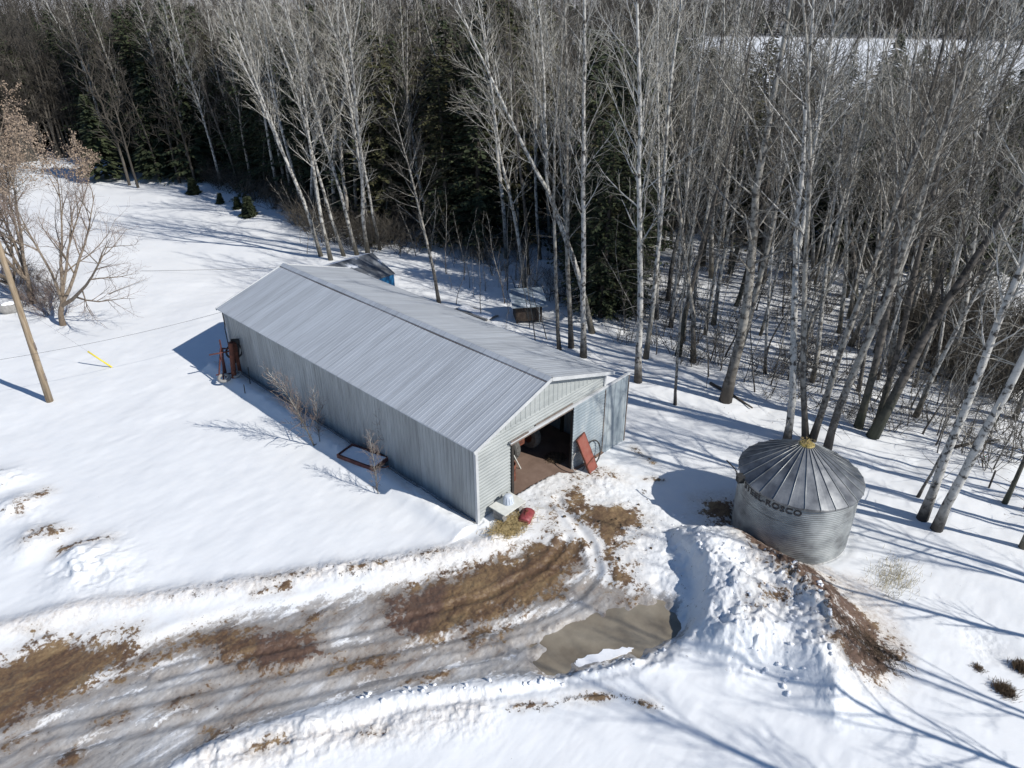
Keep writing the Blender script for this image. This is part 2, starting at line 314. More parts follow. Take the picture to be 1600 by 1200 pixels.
# ------------------------------------------------------------------ terrain
SLUSH = GL([(-200,1085),(0,1036),(110,1000),(215,1010),(300,980),(370,955),(450,945),(530,930),(600,915),(680,893),(760,872),(830,842),(900,852),(930,895),(990,920),(1050,925),(1065,985),(1040,1003),(950,1030),(880,1045),(700,1063),(560,1085),(480,1105),(380,1135),(330,1155),(270,1190),(200,1240),(-150,1350),(-300,1400),(-400,1150)])
MUD = [GL(p) for p in (
 [(-120,1075),(0,1030),(60,1010),(120,992),(170,992),(218,1012),(205,1035),(170,1058),(120,1078),(60,1092),(30,1120),(0,1132),(-120,1170)],
 [(310,988),(350,975),(420,980),(470,980),(508,1015),(460,1038),(400,1032),(340,1012)],
 [(605,930),(640,918),(740,887),(820,857),(870,830),(905,845),(935,842),(905,880),(880,920),(830,945),(760,962),(700,988),(660,992),(640,965),(605,968)],
 [(880,765),(905,752),(925,788),(990,798),(1002,815),(975,842),(962,872),(985,905),(960,915),(945,880),(925,838),(900,805),(872,785)],
 [(1103,788),(1125,778),(1150,786),(1150,818),(1130,826),(1105,812)],
 [(1174,943),(1235,936),(1232,955),(1178,962)])]
MUDD = [GL([(805,770),(840,745),(885,722),(905,735),(890,750),(850,785),(812,792)]), GL([(600,930),(700,905),(690,950),(660,992),(600,985)]), GL([(400,975),(500,990),(510,1030),(400,1035)])]
DIRT = np.array([G(a, b, h)[:2] for a, b, h in [(1146,826,.5),(1190,836,.3),(1230,858,.25),(1290,898,.2),(1310,920,.2),(1350,962,.15),(1395,1003,.1),(1402,1025,.05),(1384,1055,0),(1362,1068,0),(1330,1052,.1),(1312,1020,.5),(1302,975,.8),(1265,918,.9),(1205,880,.8),(1160,850,.6)]])
DIRTY = np.array([G(a, b, h)[:2] for a, b, h in [(1140,822,.5),(1230,850,.2),(1300,890,0),(1360,905,0),(1400,940,0),(1420,1030,0),(1380,1075,0),(1330,1062,.1),(1300,1020,.8),(1262,925,.9),(1150,860,.6)]])
NBANK = GL([(-250,1040),(-100,1010),(0,985),(150,950),(330,925),(460,903),(600,884),(720,862),(775,846)])
SBANK = GL([(120,1270),(230,1218),(380,1160),(500,1125),(620,1094),(750,1078),(850,1066),(960,1044),(1060,1018),(1095,990)])
SSTEP = GL([(230,1240),(330,1190),(430,1165),(530,1140),(620,1110),(720,1094),(850,1076),(980,1048),(1085,1005)])
CR1 = GL([(1062,810),(1080,838),(1100,862),(1116,900),(1120,950),(1110,1000)], 0.7)
CR2 = GL([(1140,815),(1180,850),(1240,890),(1285,930),(1305,985),(1310,1050),(1312,1100)], 0.8)
CR3 = GL([(1120,1010),(1200,1025),(1290,1060)], 0.3)
SPOT_LINES = [(GL([(280,932),(330,925),(440,903),(560,892),(650,872),(730,866)]), 0.6, .78), (GL([(440,907),(505,893),(545,893)]), .3, .8), (GL([(690,892),(730,880)]), .22, .8),
  (GL([(795,1106),(850,1104),(880,1092),(960,1086),(1010,1098),(1030,1102)]), 0.22, .85), (GL([(370,1175),(420,1160),(520,1145),(620,1130),(700,1120)]), .7, .40),
  (GL([(15,805),(35,785),(60,775)]), .4, .8), (GL([(45,848),(70,830),(90,835)]), .4, .85), (GL([(95,862),(140,853),(170,843)]), .25, .8), (GL([(0,735),(0,760)]), .4, .7),
  (GL([(640,780),(700,800),(745,835)]), .4, .45), (GL([(1185,885),(1225,905),(1262,915)]), .5, .62), (GL([(770,795),(820,790),(880,765)]), .7, .66), (GL([(890,745),(960,735)]), .6, .60), (GL([(1010,790),(1050,830),(1060,870)]), .8, .55),
  (GL([(930,860),(985,900),(1010,920)]), .7, .62), (GL([(870,850),(900,820)]), .6, .5), (GL([(1120,860),(1130,940),(1150,990)]), .9, .56), (GL([(1360,890),(1420,910),(1480,940)]), .7, .42), (GL([(1000,790),(1060,880),(1110,985)]), 1.1, .56), (GL([(1180,900),(1250,950),(1290,1020)]), .8, .55), (GL([(700,1085),(850,1065),(1000,1040)]), .5, .5), (GL([(1060,1010),(1150,1040),(1200,1060)]), .8, .5),
  (GL([(1290,960),(1310,1010)]), .5, .6), (GL([(990,700),(1005,712)]), .25, .9), (GL([(1012,718),(1020,724)]), .2, .9), (GL([(1020,745),(1035,750)]), .25, .85), (GL([(1005,765),(1012,785)]), .25, .8)]
MUDL = [(GL(p), w) for p, w in (([(70,770),(30,802)], .30), ([(48,850),(75,832),(92,838)], .35), ([(98,862),(140,852),(168,843)], .28), ([(425,908),(455,902),(475,902)], .22), ([(690,893),(740,882)], .14), ([(545,893),(600,886)], .14), ([(655,872),(690,864)], .12), ([(800,1104),(850,1100)], .13), ([(885,1092),(950,1087)], .16), ([(1000,1098),(1020,1101)], .14), ([(990,702),(1002,712)], .22), ([(1012,716),(1018,724)], .2), ([(1010,748),(1030,750)], .22), ([(560,1150),(600,1143)], .2), ([(400,1170),(440,1160)], .25), ([(1182,890),(1200,905)], .3), ([(1240,905),(1262,922)], .25), ([(1155,858),(1170,880)], .3), ([(225,1018),(262,1012),(300,1000)], .5), ([(500,1012),(560,1030),(600,1018)], .4), ([(520,1045),(600,1025)], .3), ([(275,1090),(310,1078)], .35), ([(735,985),(790,972)], .4),
  ([(575,1028),(600,1022)], .5), ([(740,998),(780,990)], .35), ([(0,1160),(40,1140)], .4), ([(330,1145),(360,1132)], .4), ([(640,1060),(690,1050)], .25), ([(90,1185),(110,1178)], .35), ([(395,930),(450,918)], .25), ([(480,962),(520,948)], .35), ([(905,745),(940,735),(965,745)], .4), ([(860,800),(890,785)], .5), ([(150,1130),(185,1112)], .3), ([(835,735),(880,728)], .7))]
WHL = [(GL(p), w) for p, w in (([(130,1062),(240,1035),(300,1020)], .5), ([(0,1150),(120,1100),(220,1070)], .4), ([(100,1160),(200,1125),(300,1100)], .35), ([(640,1005),(760,980),(900,935)], .55), ([(380,962),(470,948),(560,930)], .5), ([(520,1000),(580,992)], .4), ([(30,1190),(160,1150)], .4), ([(890,905),(930,880),(935,850)], .4), ([(790,880),(830,868),(855,850)], .25), ([(560,1060),(700,1035),(800,1020)], .25))]
RUTS = [GL(p) for p in ([(-100,1165),(140,1108),(330,1068),(560,1018),(700,992),(830,962),(905,925),(935,890),(925,850),(895,810),(870,780)], [(-100,1205),(160,1148),(360,1105),(590,1053),(740,1022),(850,992),(930,950)], [(250,1050),(430,1010),(620,965),(760,925),(850,880),(885,840)])]
TRACKS = GL([(-120,1200),(120,1130),(320,1090),(560,1040),(700,1015),(830,980),(930,930)])
WHEEL1 = GL([(700,1010),(820,975),(900,930),(930,880),(900,850)])

PUDZ = -0.36
PUD = GL([(848,1030),(846,1008),(856,985),(880,968),(905,958),(935,955),(955,940),(985,932),(1005,925),(1040,925),(1052,950),(1064,986),(1030,1001),(975,1014),(930,1032),(890,1040)])
def terrain(x, y):
    x = np.asarray(x, float); y = np.asarray(y, float); sh = x.shape; x = x.ravel(); y = y.ravel()
    z = base_z(x, y); n = len(x); A = {k: np.zeros(n) for k in ('slush', 'mud', 'mudd', 'tint', 'specks', 'rough', 'bank')}
    z += (fbm(x*0.11, y*0.11, 3, 3)-0.5)*0.5*sstep(8, 30, np.hypot(x-4, y-6)) + (fbm(x*0.5, y*0.5, 9, 3)-0.5)*0.10 + (fbm(x*1.1, y*3.2, 13, 3)-0.5)*0.022
    wood = sstep(14, 18, x)*1.0
    z += wood*(fbm(x*0.45, y*0.45, 21, 3)-0.5)*0.35
    near = np.hypot(x-CAM[0], y-CAM[1]) < 75; i = np.where(near)[0]; X = x[i]; Y = y[i]; Z = z[i]
    env = sstep(.3, .7, fbm(X*.55, Y*.55, 91, 2)); chunk = (fbm(X*1.3+fbm(X*3, Y*3, 17, 2), Y*1.3+fbm(X*3, Y*3, 19, 2), 5, 5)-0.5)*(.55+.9*env)+(fbm(X*4.1, Y*4.1, 6, 3)-.5)*.45*env; fine = fbm(X*6, Y*6, 15, 3)-0.5; rid = 1-np.abs(fbm(X*1.7, Y*1.7, 33, 4)*2-1)*2
    sd = sdpoly(X, Y, SLUSH); slush = 0.5-sd/0.9
    Z -= 0.22*sstep(0.5, -0.3, sd)
    Z += sstep(0.2, -0.6, sd)*(chunk*0.06+fine*0.03+0.05*(fbm((X*math.cos(.52)+Y*-math.sin(.52))*.25,(X*math.sin(.52)+Y*math.cos(.52))*3,71,3)-.5))
    pdn = sdpoly(X, Y, PUD)+(fbm(X*1.1, Y*1.1, 61, 4)-.5)*1.5; Z = np.where(pdn < .9, Z*(1-sstep(.9, .1, pdn))+(PUDZ+.09-.20*sstep(.55, -.6, pdn)+chunk*.06)*sstep(.9, .1, pdn), Z)
    mud = np.full(len(X), -3.0)
    wob = (fbm(X*.8, Y*.8, 51, 4)-.5)*1.3
    for P in MUD: mud = np.maximum(mud, 0.5-(sdpoly(X, Y, P)+wob)/0.95)
    mud = np.maximum(mud, .05-np.abs(pdn-.25)*1.6)
    mudd = np.full(len(X), -3.0)
    for P in MUDD: mudd = np.maximum(mudd, 0.5-sdpoly(X, Y, P)/0.8)
    for Ln, w_ in MUDL:
        d, _ = seg_dist(X, Y, Ln); mud = np.maximum(mud, .56-d/w_*.5)
    for Ln, w_ in WHL:
        d, _ = seg_dist(X, Y, Ln); slush = np.minimum(slush, .46+d/w_*.5)
    for Ln in RUTS:
        d, _ = seg_dist(X, Y, Ln); Z += -.07*np.exp(-(d/.17)**2)+.035*np.exp(-((d-.32)/.12)**2); slush = np.where((d < .2) & (slush < .8), slush+.1, slush)
    dd = sdpoly(X, Y, DIRT); mud = np.maximum(mud, np.minimum(0.52-dd/0.8, .86)); mudd = np.maximum(mudd, 0.45-dd/0.8); ddy = sdpoly(X, Y, DIRTY)
    Z += sstep(0.3, 0.8, mud)*(chunk*0.08+0.03+fine*0.03)
    # ploughed banks beside the drive
    d, t = seg_dist(X, Y, NBANK); b1 = np.exp(-(d/0.55)**2); Z += b1*(0.20+chunk*0.26+fine*0.06); tint = np.maximum(0.66*np.exp(-(d/0.6)**2), sstep(.5, -.5, ddy)*.72)
    d, t = seg_dist(X, Y, SBANK); b2 = np.exp(-(d/0.6)**2); Z += b2*(0.14+chunk*0.10+fine*0.03)
    d, t = seg_dist(X, Y, SSTEP); Z += -0.15*np.exp(-(d/0.2)**2)*np.sin(np.clip(t, 0, 1)*math.pi)**.5
    d2, _ = seg_dist(X, Y, GL([(330,1195),(480,1160),(620,1130),(740,1110)])); b5 = np.exp(-(d2/0.75)**2); Z += b5*(chunk*0.22+fine*0.08+0.06); tint = np.maximum(tint, 0.60*b5)
    # heaps at the end of the drive
    d, t = seg_dist(X, Y, CR1); k1 = np.sin(t*math.pi)**0.6
    s1 = side(X, Y, CR1); west = s1 > 0
    wd1 = 1.4-0.85*sstep(-.5, .5, s1*np.sign(side(np.array([G(1060,930)[0]]), np.array([G(1060,930)[1]]), CR1)[0])); hgt = np.exp(-(d/wd1)**2)
    Z += hgt*k1*(0.95+chunk*0.30+fine*0.06)
    d, t = seg_dist(X, Y, CR2); k2 = np.sin(np.clip(t*0.9+0.1*(t > 0), 0, 1)*math.pi)**0.6
    ws = side(np.array([G(1230,1000)[0]]), np.array([G(1230,1000)[1]]), CR2)[0]
    inner = side(X, Y, CR2)*ws > 0
    hgt2 = np.exp(-(d/1.1)**2); Z += hgt2*k2*(0.88+chunk*0.34+fine*0.06)
    plat = sdpoly(X, Y, np.array(list(CR1)+list(CR3)+list(CR2)[::-1])); pl = sstep(0.6, -0.8, plat); Z += pl*(0.32+chunk*0.18+fine*0.07+0.22*(fbm(X*.9,Y*.9,88,2)-.5))
    d, t = seg_dist(X, Y, GL([(1150,1015),(1190,960),(1180,930)], .5)); Z += 0.35*np.exp(-(d/0.7)**2)*(1+chunk)
    rough = np.clip(sstep(0.35, 0.75, slush)*0.8+sstep(0.2, .6, mud)+b1*1.2+b2*.35+b5*1.2+np.clip(hgt*k1*1.5, 0, 1)+np.clip(hgt2*k2*1.5, 0, 1)+pl*0.9, 0, 1.4)
    bank = np.maximum.reduce([hgt*k1, hgt2*k2, pl*0.6])
    # bumpy trampled ground outside the barn door
    dv, _ = seg_dist(X, Y, GL([(840,760),(930,760),(1000,800),(1030,870)])); tr = np.exp(-(dv/2.0)**2); Z += tr*(chunk*0.16+fine*0.06); rough = np.maximum(rough, tr)
    sp = np.full(len(X), -3.0)
    for Ln, wd, st in SPOT_LINES:
        d, _ = seg_dist(X, Y, Ln); sp = np.maximum(sp, st*1.0-0.62-np.clip(d/wd-0.5, 0, 5)*0.9)
    # snow against the long wall, with a melted gutter close to it
    wy = (Y > -0.2)*(Y < 22.5); dw = -X
    Z += wy*(X < 0.2)*(0.30*np.exp(-((dw-0.95)/0.55)**2)-0.10*np.exp(-(dw/0.35)**2)+chunk*0.2*np.exp(-((dw-0.6)/0.6)**2)); sp = np.maximum(sp, np.where((wy > 0) & (X < 0.1), 0.02-np.clip(dw-0.35, 0, 9)*1.6, -3))
    # snow slid off the far slope of the roof
    ws2 = (Y > 1.5)*(Y < 20); Z += ws2*0.9*np.exp(-((X-10.2)/1.0)**2)*(1+chunk)
    # flat under the barn, the bin
    inb = (X > 0.1)*(X < 8.56)*(Y > 0.12)*(Y < 21.05); Z = np.where(inb > 0, np.minimum(Z, -0.42), Z)
    bd = np.hypot(X-9.83, Y+9.6); Z = np.where(bd < 2.45, np.minimum(Z, -0.80), Z); Z -= 0.06*np.exp(-((bd-2.5)/0.2)**2)
    # small drifted mounds on the left
    for (px, py, hh, rr_) in ((60, 845, .35, 1.0), (140, 870, .3, 1.1), (30, 790, .35, 1.0), (0, 750, .3, 1.0), (150, 900, .2, 1.6)):
        c = G(px, py); e = np.exp(-((X-c[0])**2+(Y-c[1])**2)/rr_**2); Z += e*hh*(1+chunk*1.5); rough = np.maximum(rough, e*0.8)
    h0 = G(1540, 1010); e = np.hypot(X-h0[0], (Y-h0[1])); Z -= 0.22*np.exp(-(e/0.9)**2)*(1+chunk); rough = np.maximum(rough, np.exp(-(e/0.8)**2))
    z[i] = Z
    for k, v in (('slush', slush), ('mud', mud), ('mudd', mudd), ('tint', tint), ('specks', sp), ('rough', rough), ('bank', bank)): A[k][i] = v
    A['specks'] = np.where(near, np.maximum(A['specks'], -.37+.16*(fbm(x*.3, y*.3, 77, 2)-.5)), -0.45)
    A['specks'] = np.where(np.hypot(x-CAM[0], y-CAM[1]) > 445, 0.6, A['specks'])
    A['specks'] = np.maximum(A['specks'], -0.42+0.62*wood*fbm(x*0.25, y*0.25, 44, 3))
    for k in ('slush', 'mud', 'mudd'): A[k] = np.where(near, A[k], -3)
    return z.reshape(sh), A
def TZ(x, y): return float(terrain(np.array([x]), np.array([y]))[0][0])
def GT(px, py):                                               # ground point with the finished snow height
    p = G(px, py); z = TZ(p[0], p[1]); d = ray(px, py)
    for _ in range(3): p = CAM+d*((z-CAM[2])/d[2]); z = TZ(p[0], p[1])
    return Vector((p[0], p[1], z))

def build_ground():
    a0 = math.pi/2-YAW
    ang = np.concatenate([np.linspace(-math.pi, -0.82, 40)[:-1], np.linspace(-0.82, 0.82, 860), np.linspace(0.82, math.pi, 40)[1:]])+a0
    r = np.concatenate([[0.0, 4.0, 7.0], np.geomspace(9.5, 62, 640), np.geomspace(62.6, 200, 110)[1:], np.geomspace(205, 2500, 30)])
    RR, AA = np.meshgrid(r, ang, indexing='ij'); x = CAM[0]+RR*np.cos(AA); y = CAM[1]+RR*np.sin(AA)
    z, A = terrain(x, y); n1, n2 = x.shape
    V = np.stack([x.ravel(), y.ravel(), z.ravel()], 1)
    i, j = np.meshgrid(np.arange(n1-1), np.arange(n2-1), indexing='ij'); b = (i*n2+j).ravel(); F = np.stack([b, b+n2, b+n2+1, b+1], 1)
    fc = V[F].mean(1); sl = A['slush'][F].mean(1); md = A['mud'][F].mean(1); bk = A['bank'][F].mean(1)
    cls = np.zeros(len(F), int); cls[(sl > 0.5)] = 1; cls[(bk > 0.33) & (cls == 0)] = 2
    for c, name, lab, cat in ((0, 'ground', 'white snow covering the yard, the clearing and the floor of the wood', 'snow'), (1, 'driveway', 'muddy icy driveway curving up to the open barn door', 'driveway'), (2, 'snow_bank', 'lumpy ploughed snow heap with a dirt flank beside the grain bin', 'snow bank')):
        f = F[cls == c]; u, inv = np.unique(f.ravel(), return_inverse=True)
        me = fast_mesh(name, V[u], inv, 4, M['ground'], True)
        for k in ('slush', 'mud', 'mudd', 'tint', 'specks', 'rough'):
            at = me.attributes.new(k, 'FLOAT', 'POINT'); at.data.foreach_set('value', A[k][u].astype(np.float32))
        o = bpy.data.objects.new(name, me); COL.objects.link(o); tag(o, lab, cat, kind='structure')
build_ground()

def puddle():
    P = PUD
    m = bpy.data.materials.new('murky_water'); m.use_nodes = True; nt_ = m.node_tree; bs = nt_.nodes['Principled BSDF']
    nt_.links.new(ramp(nt_, noise(nt_, 0.55, 5, 0.6), [(0.3, (.15, .122, .09)), (0.45, (.235, .20, .15)), (0.6, (.30, .262, .20)), (0.75, (.42, .37, .30))]), bs.inputs['Base Color'])
    bs.inputs['Roughness'].default_value = 0.07; bs.inputs['Specular IOR Level'].default_value = 0.5
    c = P.mean(0); z = PUDZ+.02; rng = random.Random(2); Q = [c+(p-c)*(1+.75/np.linalg.norm(p-c)) for p in P]
    mb = MB(); mb.poly([(q[0], q[1], z) for q in Q]); o = mb.obj('puddle', m); tag(o, 'brown meltwater puddle at the end of the driveway', 'puddle', kind='structure')
    ICE = GL([(898,1027),(903,1020),(925,1014),(945,1005),(975,1002),(992,1004),(980,1012),(955,1021),(930,1028),(905,1033)]); Q = []
    for i in range(len(ICE)):
        a, b = ICE[i], ICE[(i+1) % len(ICE)]
        for k in range(4): t = k/4; q = a*(1-t)+b*t+np.array([rng.uniform(-1, 1), rng.uniform(-1, 1)])*0.05; Q.append(q)
    mb = MB(); mb.poly([(q[0], q[1], z+0.03) for q in Q]); n = len(Q)
    mb.quad_grid([[(q[0], q[1], z-0.01) for q in Q+[Q[0]]], [(q[0], q[1], z+0.03) for q in Q+[Q[0]]]])
    tag(mb.obj('ice_sheet', M['snow_s']), 'white sheet of ice floating on the brown puddle', 'ice')
puddle()

# ------------------------------------------------------------------ barn
BW, BLN, RH, BH, OV, OG, Z0 = 8.66, 21.13, 5.40, 4.03, 0.37, 0.32, -0.95
SLP = (RH-BH)/(BW/2)
def ribbed(mb, org, ax, up, nrm, s0, s1, lo, hi, pitch=0.2, depth=0.022, mi=0):
    """vertical-rib sheet: s along ax, heights lo(s)..hi(s) along up"""
    org, ax, up, nrm = map(Vector, (org, ax, up, nrm)); s = s0; rows0, rows1 = [], []
    prof = [(0, 0), (0.62, 0), (0.70, 1), (0.92, 1), (1.0, 0)]; n = max(1, round((s1-s0)/pitch)); p = (s1-s0)/n
    for i in range(n):
        for a, d in prof[:-1]:
            q = s0+(i+a)*p; rows0.append(org+ax*q+up*lo(q)+nrm*depth*d); rows1.append(org+ax*q+up*hi(q)+nrm*depth*d)
    rows0.append(org+ax*s1+up*lo(s1)); rows1.append(org+ax*s1+up*hi(s1)); mb.quad_grid([rows0, rows1], mi)
def lapped(mb, org, ax, nrm, s0, s1, z0, z1, pitch=0.19, depth=0.03, mi=0, step=0.0):
    """horizontal corrugations between z0 and z1"""
    org, ax, nrm = map(Vector, (org, ax, nrm)); n = max(1, round((z1-z0)/pitch)); rows = []
    for i in range(n):
        for a, d in ((0, 0), (0.25, .75), (0.5, 1), (0.75, .75)):
            z = z0+(i+a)*(z1-z0)/n; rows.append([org+ax*s0+Vector((0, 0, z))+nrm*depth*d, org+ax*s1+Vector((0, 0, z))+nrm*depth*d])
    rows.append([org+ax*s0+Vector((0, 0, z1)), org+ax*s1+Vector((0, 0, z1))]); mb.quad_grid(rows, mi)
barn = thing('barn', 'long grey metal barn with a low gable roof and open sliding door', 'barn')
def hroof(x): return BH-0.06+SLP*(BW/2-abs(x-BW/2))*1.0
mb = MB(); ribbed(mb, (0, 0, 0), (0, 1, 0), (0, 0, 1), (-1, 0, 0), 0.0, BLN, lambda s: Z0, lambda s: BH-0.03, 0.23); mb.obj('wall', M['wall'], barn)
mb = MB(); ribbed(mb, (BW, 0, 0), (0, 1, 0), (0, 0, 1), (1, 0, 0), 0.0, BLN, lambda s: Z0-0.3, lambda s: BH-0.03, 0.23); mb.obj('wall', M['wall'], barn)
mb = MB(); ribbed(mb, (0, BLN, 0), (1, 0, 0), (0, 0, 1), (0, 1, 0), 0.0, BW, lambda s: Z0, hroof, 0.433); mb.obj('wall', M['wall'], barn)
DX0, DX1, DZ = 2.08, 6.22, 3.10
mb = MB()
lapped(mb, (0, 0, 0), (1, 0, 0), (0, -1, 0), 0.06, DX0, Z0, DZ, 0.17, 0.028, 0); lapped(mb, (0, 0, 0), (1, 0, 0), (0, -1, 0), DX1, BW, Z0-.2, DZ, 0.17, 0.028, 0)
lapped(mb, (0, 0, 0), (1, 0, 0), (0, -1, 0), 0.06, BW, DZ+0.002, BH-0.12, 0.17, 0.028, 0)
ribbed(mb, (0, -0.004, 0), (1, 0, 0), (0, 0, 1), (0, -1, 0), 0.02, BW-0.02, lambda s: BH-0.14, lambda s: hroof(s)+0.02, 0.3085, 0.025, 0)
o = mb.obj('wall', M['siding'], barn); o['label'] = 'pale front gable wall round the open doorway'
def roof_slope(sgn):
    mb = MB(); x0 = -OV if sgn < 0 else BW+OV; ez = BH-SLP*OV+0.05; n = round((BLN+2*OG)/0.235); L0 = -OG; p = (BLN+2*OG)/n; rng = random.Random(3+sgn)
    lo, hi, lo2, hi2 = [], [], [], []
    for i in range(n):
        dz = rng.uniform(-.004, .004)
        for a, d in ((0, 0), (.06, 1), (.2, 1), (.27, 0), (.6, 0.0)):
            q = L0+(i+a)*p; h = 0.0075*d+dz*.5+0.010*math.sin(q*0.7)
            lo.append((x0, q, ez+h)); hi.append((BW/2, q, RH+0.05+h)); lo2.append((x0, q, ez-0.05)); hi2.append((BW/2, q, RH-0.0))
    q = BLN+OG; lo.append((x0, q, ez)); hi.append((BW/2, q, RH+0.05)); lo2.append((x0, q, ez-0.05)); hi2.append((BW/2, q, RH))
    mid = [tuple((np.array(a)*0.5+np.array(b)*0.5)+np.array([0, 0, 0.0])) for a, b in zip(lo, hi)]
    mb.quad_grid([lo, mid, hi]); mb.quad_grid([lo2, hi2]); mb.quad_grid([lo, lo2])
    mb.quad_grid([[lo[0], hi[0]], [lo2[0], hi2[0]]]); mb.quad_grid([[lo[-1], hi[-1]], [lo2[-1], hi2[-1]]])
    return mb
rf = roof_slope(-1).obj('roof_slope', M['roof'], barn); rf2 = roof_slope(1).obj('roof_slope', M['roof'], barn)
mb = MB()                                                     # ridge cap with a dark lap line on each side
for sgn in (-1, 1):
    a = [(BW/2, -OG-.02, RH+0.135), (BW/2, BLN+OG+.02, RH+0.135)]; b = [(BW/2+sgn*.24, -OG-.02, RH+0.095-SLP*.24), (BW/2+sgn*.24, BLN+OG+.02, RH+0.095-SLP*.24)]; c = [(p[0], p[1], p[2]-0.035) for p in b]
    mb.quad_grid([a, b, c])
mb.obj('ridge_cap', M['roof'], barn)
mb = MB()
for sgn in (-1, 1): mb.beam((BW/2+sgn*.275, -OG, RH+0.055-SLP*.275), (BW/2+sgn*.275, BLN+OG, RH+0.050-SLP*.275), 0.03, 0.035)
mb.obj('ridge_seal', M['rail'], barn)
for yy in (-OG-0.02, BLN+OG+0.02):
    for sgn in (-1, 1):
        mb = MB(); x0 = -OV-.02 if sgn < 0 else BW+OV+.02
        mb.beam((x0, yy, BH-SLP*(OV+.02)+0.0), (BW/2, yy, RH+0.02), 0.035, 0.17); mb.obj('bargeboard', M['trim'], barn)
mb = MB(); mb.box((-0.03, -0.03, (Z0+BH)/2-.03), (0.14, 0.14, BH-Z0-.1)); mb.obj('corner_trim', M['trim'], barn)
mb = MB(); mb.box((BW+0.03, -0.03, (Z0+BH)/2-.03), (0.12, 0.12, BH-Z0-.1)); mb.obj('corner_trim', M['trim'], barn)
mb = MB(); mb.box((-0.05, BLN+0.03, (Z0+BH)/2-.05), (0.16, 0.14, BH-Z0-.12)); mb.obj('corner_trim', M['trim'], barn)
mb = MB(); mb.tube([(-0.16, BLN+.05, BH-.1), (-0.17, BLN+.05, 2.9), (-0.2, BLN+.1, 2.7), (-.2, BLN+.1, .3)], 0.03, 6); mb.obj('conduit', M['wire'], barn)
# door: track, header board, sliding leaf
mb = MB(); mb.box(((1.9+10.7)/2, -0.13, DZ+0.10), (8.8, 0.10, 0.11)); mb.obj('door_track', M['trim'], barn)
mb = MB(); mb.box(((DX0+DX1)/2+.1, -0.085, DZ-0.035), (DX1-DX0+.4, 0.05, 0.12)); mb.box((2.45, -0.20, DZ+0.19), (1.1, 0.05, 0.07)); mb.box((4.9, -0.075, DZ+0.20), (2.6, 0.04, 0.05)); mb.obj('door_header', M['rail'], barn)
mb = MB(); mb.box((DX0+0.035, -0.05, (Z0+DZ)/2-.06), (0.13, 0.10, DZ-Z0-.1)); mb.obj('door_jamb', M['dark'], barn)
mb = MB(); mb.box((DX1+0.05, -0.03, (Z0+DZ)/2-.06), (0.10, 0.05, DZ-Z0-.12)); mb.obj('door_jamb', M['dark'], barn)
mb = MB(); lapped(mb, (0, -0.16, 0), (1, 0, 0), (0, -1, 0), DX1-.02, 8.62, -0.92, DZ+0.03, 0.17, 0.02); ribbed(mb, (0, -0.165, 0), (1, 0, 0), (0, 0, 1), (0, -1, 0), 8.64, 10.56, lambda s: -0.95, lambda s: DZ+0.03, 0.48, 0.03)
mb.box(((DX1+10.56)/2, -0.13, (DZ-.92)/2), (10.56-DX1, 0.04, DZ+.9)); dl = mb.obj('sliding_door', M['door'], barn)
mb = MB(); mb.box((10.58, -0.15, (DZ-.93)/2), (0.06, 0.12, DZ+.95)); mb.box((8.63, -0.195, (DZ-.93)/2), (0.05, 0.02, DZ+.9)); mb.obj('door_edge', M['rail'], dl)
# inside: earth floor, posts and trusses
mb = MB(); rows = []; rng = random.Random(4)
for i in range(45):
    rows.append([(0.05+8.55*j/30, 21.0*i/44-0.12 if i else -0.35, -0.16-0.25*sstep(3, 8, 0.05+8.55*j/30)+rng.uniform(-.02, .02)-(.12 if i == 0 else 0)) for j in range(31)])
mb.quad_grid(rows); mb.obj('floor', M['floor'], barn, smooth=True)
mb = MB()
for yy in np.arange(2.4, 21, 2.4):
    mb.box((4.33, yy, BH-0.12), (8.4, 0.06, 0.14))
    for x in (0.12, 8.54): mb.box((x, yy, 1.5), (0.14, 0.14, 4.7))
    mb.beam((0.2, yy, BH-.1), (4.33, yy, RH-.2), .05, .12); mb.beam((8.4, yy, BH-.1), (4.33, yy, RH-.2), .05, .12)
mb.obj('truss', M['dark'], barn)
mb = MB(); mb.beam((-0.14, 0, -.12), (-0.14, BLN, -.12), .05, .3); mb.obj('sill_board', M['cube'], barn)

# things kept just inside the doorway
def wheel(mbt, mbr, c, R, w, axis='x'):
    rot = Matrix.Rotation(math.pi/2, 3, 'Y') if axis == 'x' else Matrix.Rotation(math.pi/2, 3, 'X')
    prof = [(R*.55, -w/2), (R*.9, -w/2), (R, -w*.32), (R, w*.32), (R*.9, w/2), (R*.55, w/2), (R*.55, -w/2)]
    mbt.lathe(prof, c, 28, rot)
    for i in range(20):
        a = 2*math.pi*i/20; q = rot @ Vector((R*math.cos(a), R*math.sin(a), 0)); mbt.box(Vector(c)+q, (0.08*R*2, 0.05, 0.06), (Matrix.Rotation(a, 3, 'X') if axis == 'x' else Matrix.Rotation(-a, 3, 'Y')))
    mbr.lathe([(0.02, -w*.2), (R*.3, -w*.2), (R*.54, -w*.42), (R*.56, w*.42), (R*.3, w*.1), (0.02, w*.1)], c, 20, rot)
tr = thing('tractor', 'old tractor with a big dusty rear wheel in the shade inside the barn', 'tractor', (5.35, 3.5, -0.25))
for n_, (x, y, R, w) in enumerate(((-0.75, -.9, .74, .40), (0.75, -.9, .74, .40), (-.55, 1.4, .36, .2), (.55, 1.4, .36, .2))):
    a, b = MB(), MB(); wheel(a, b, (x, y, R), R, w); t_ = a.obj('wheel', M['greytyre'], tr); b.obj('rim', M['rust'], t_)
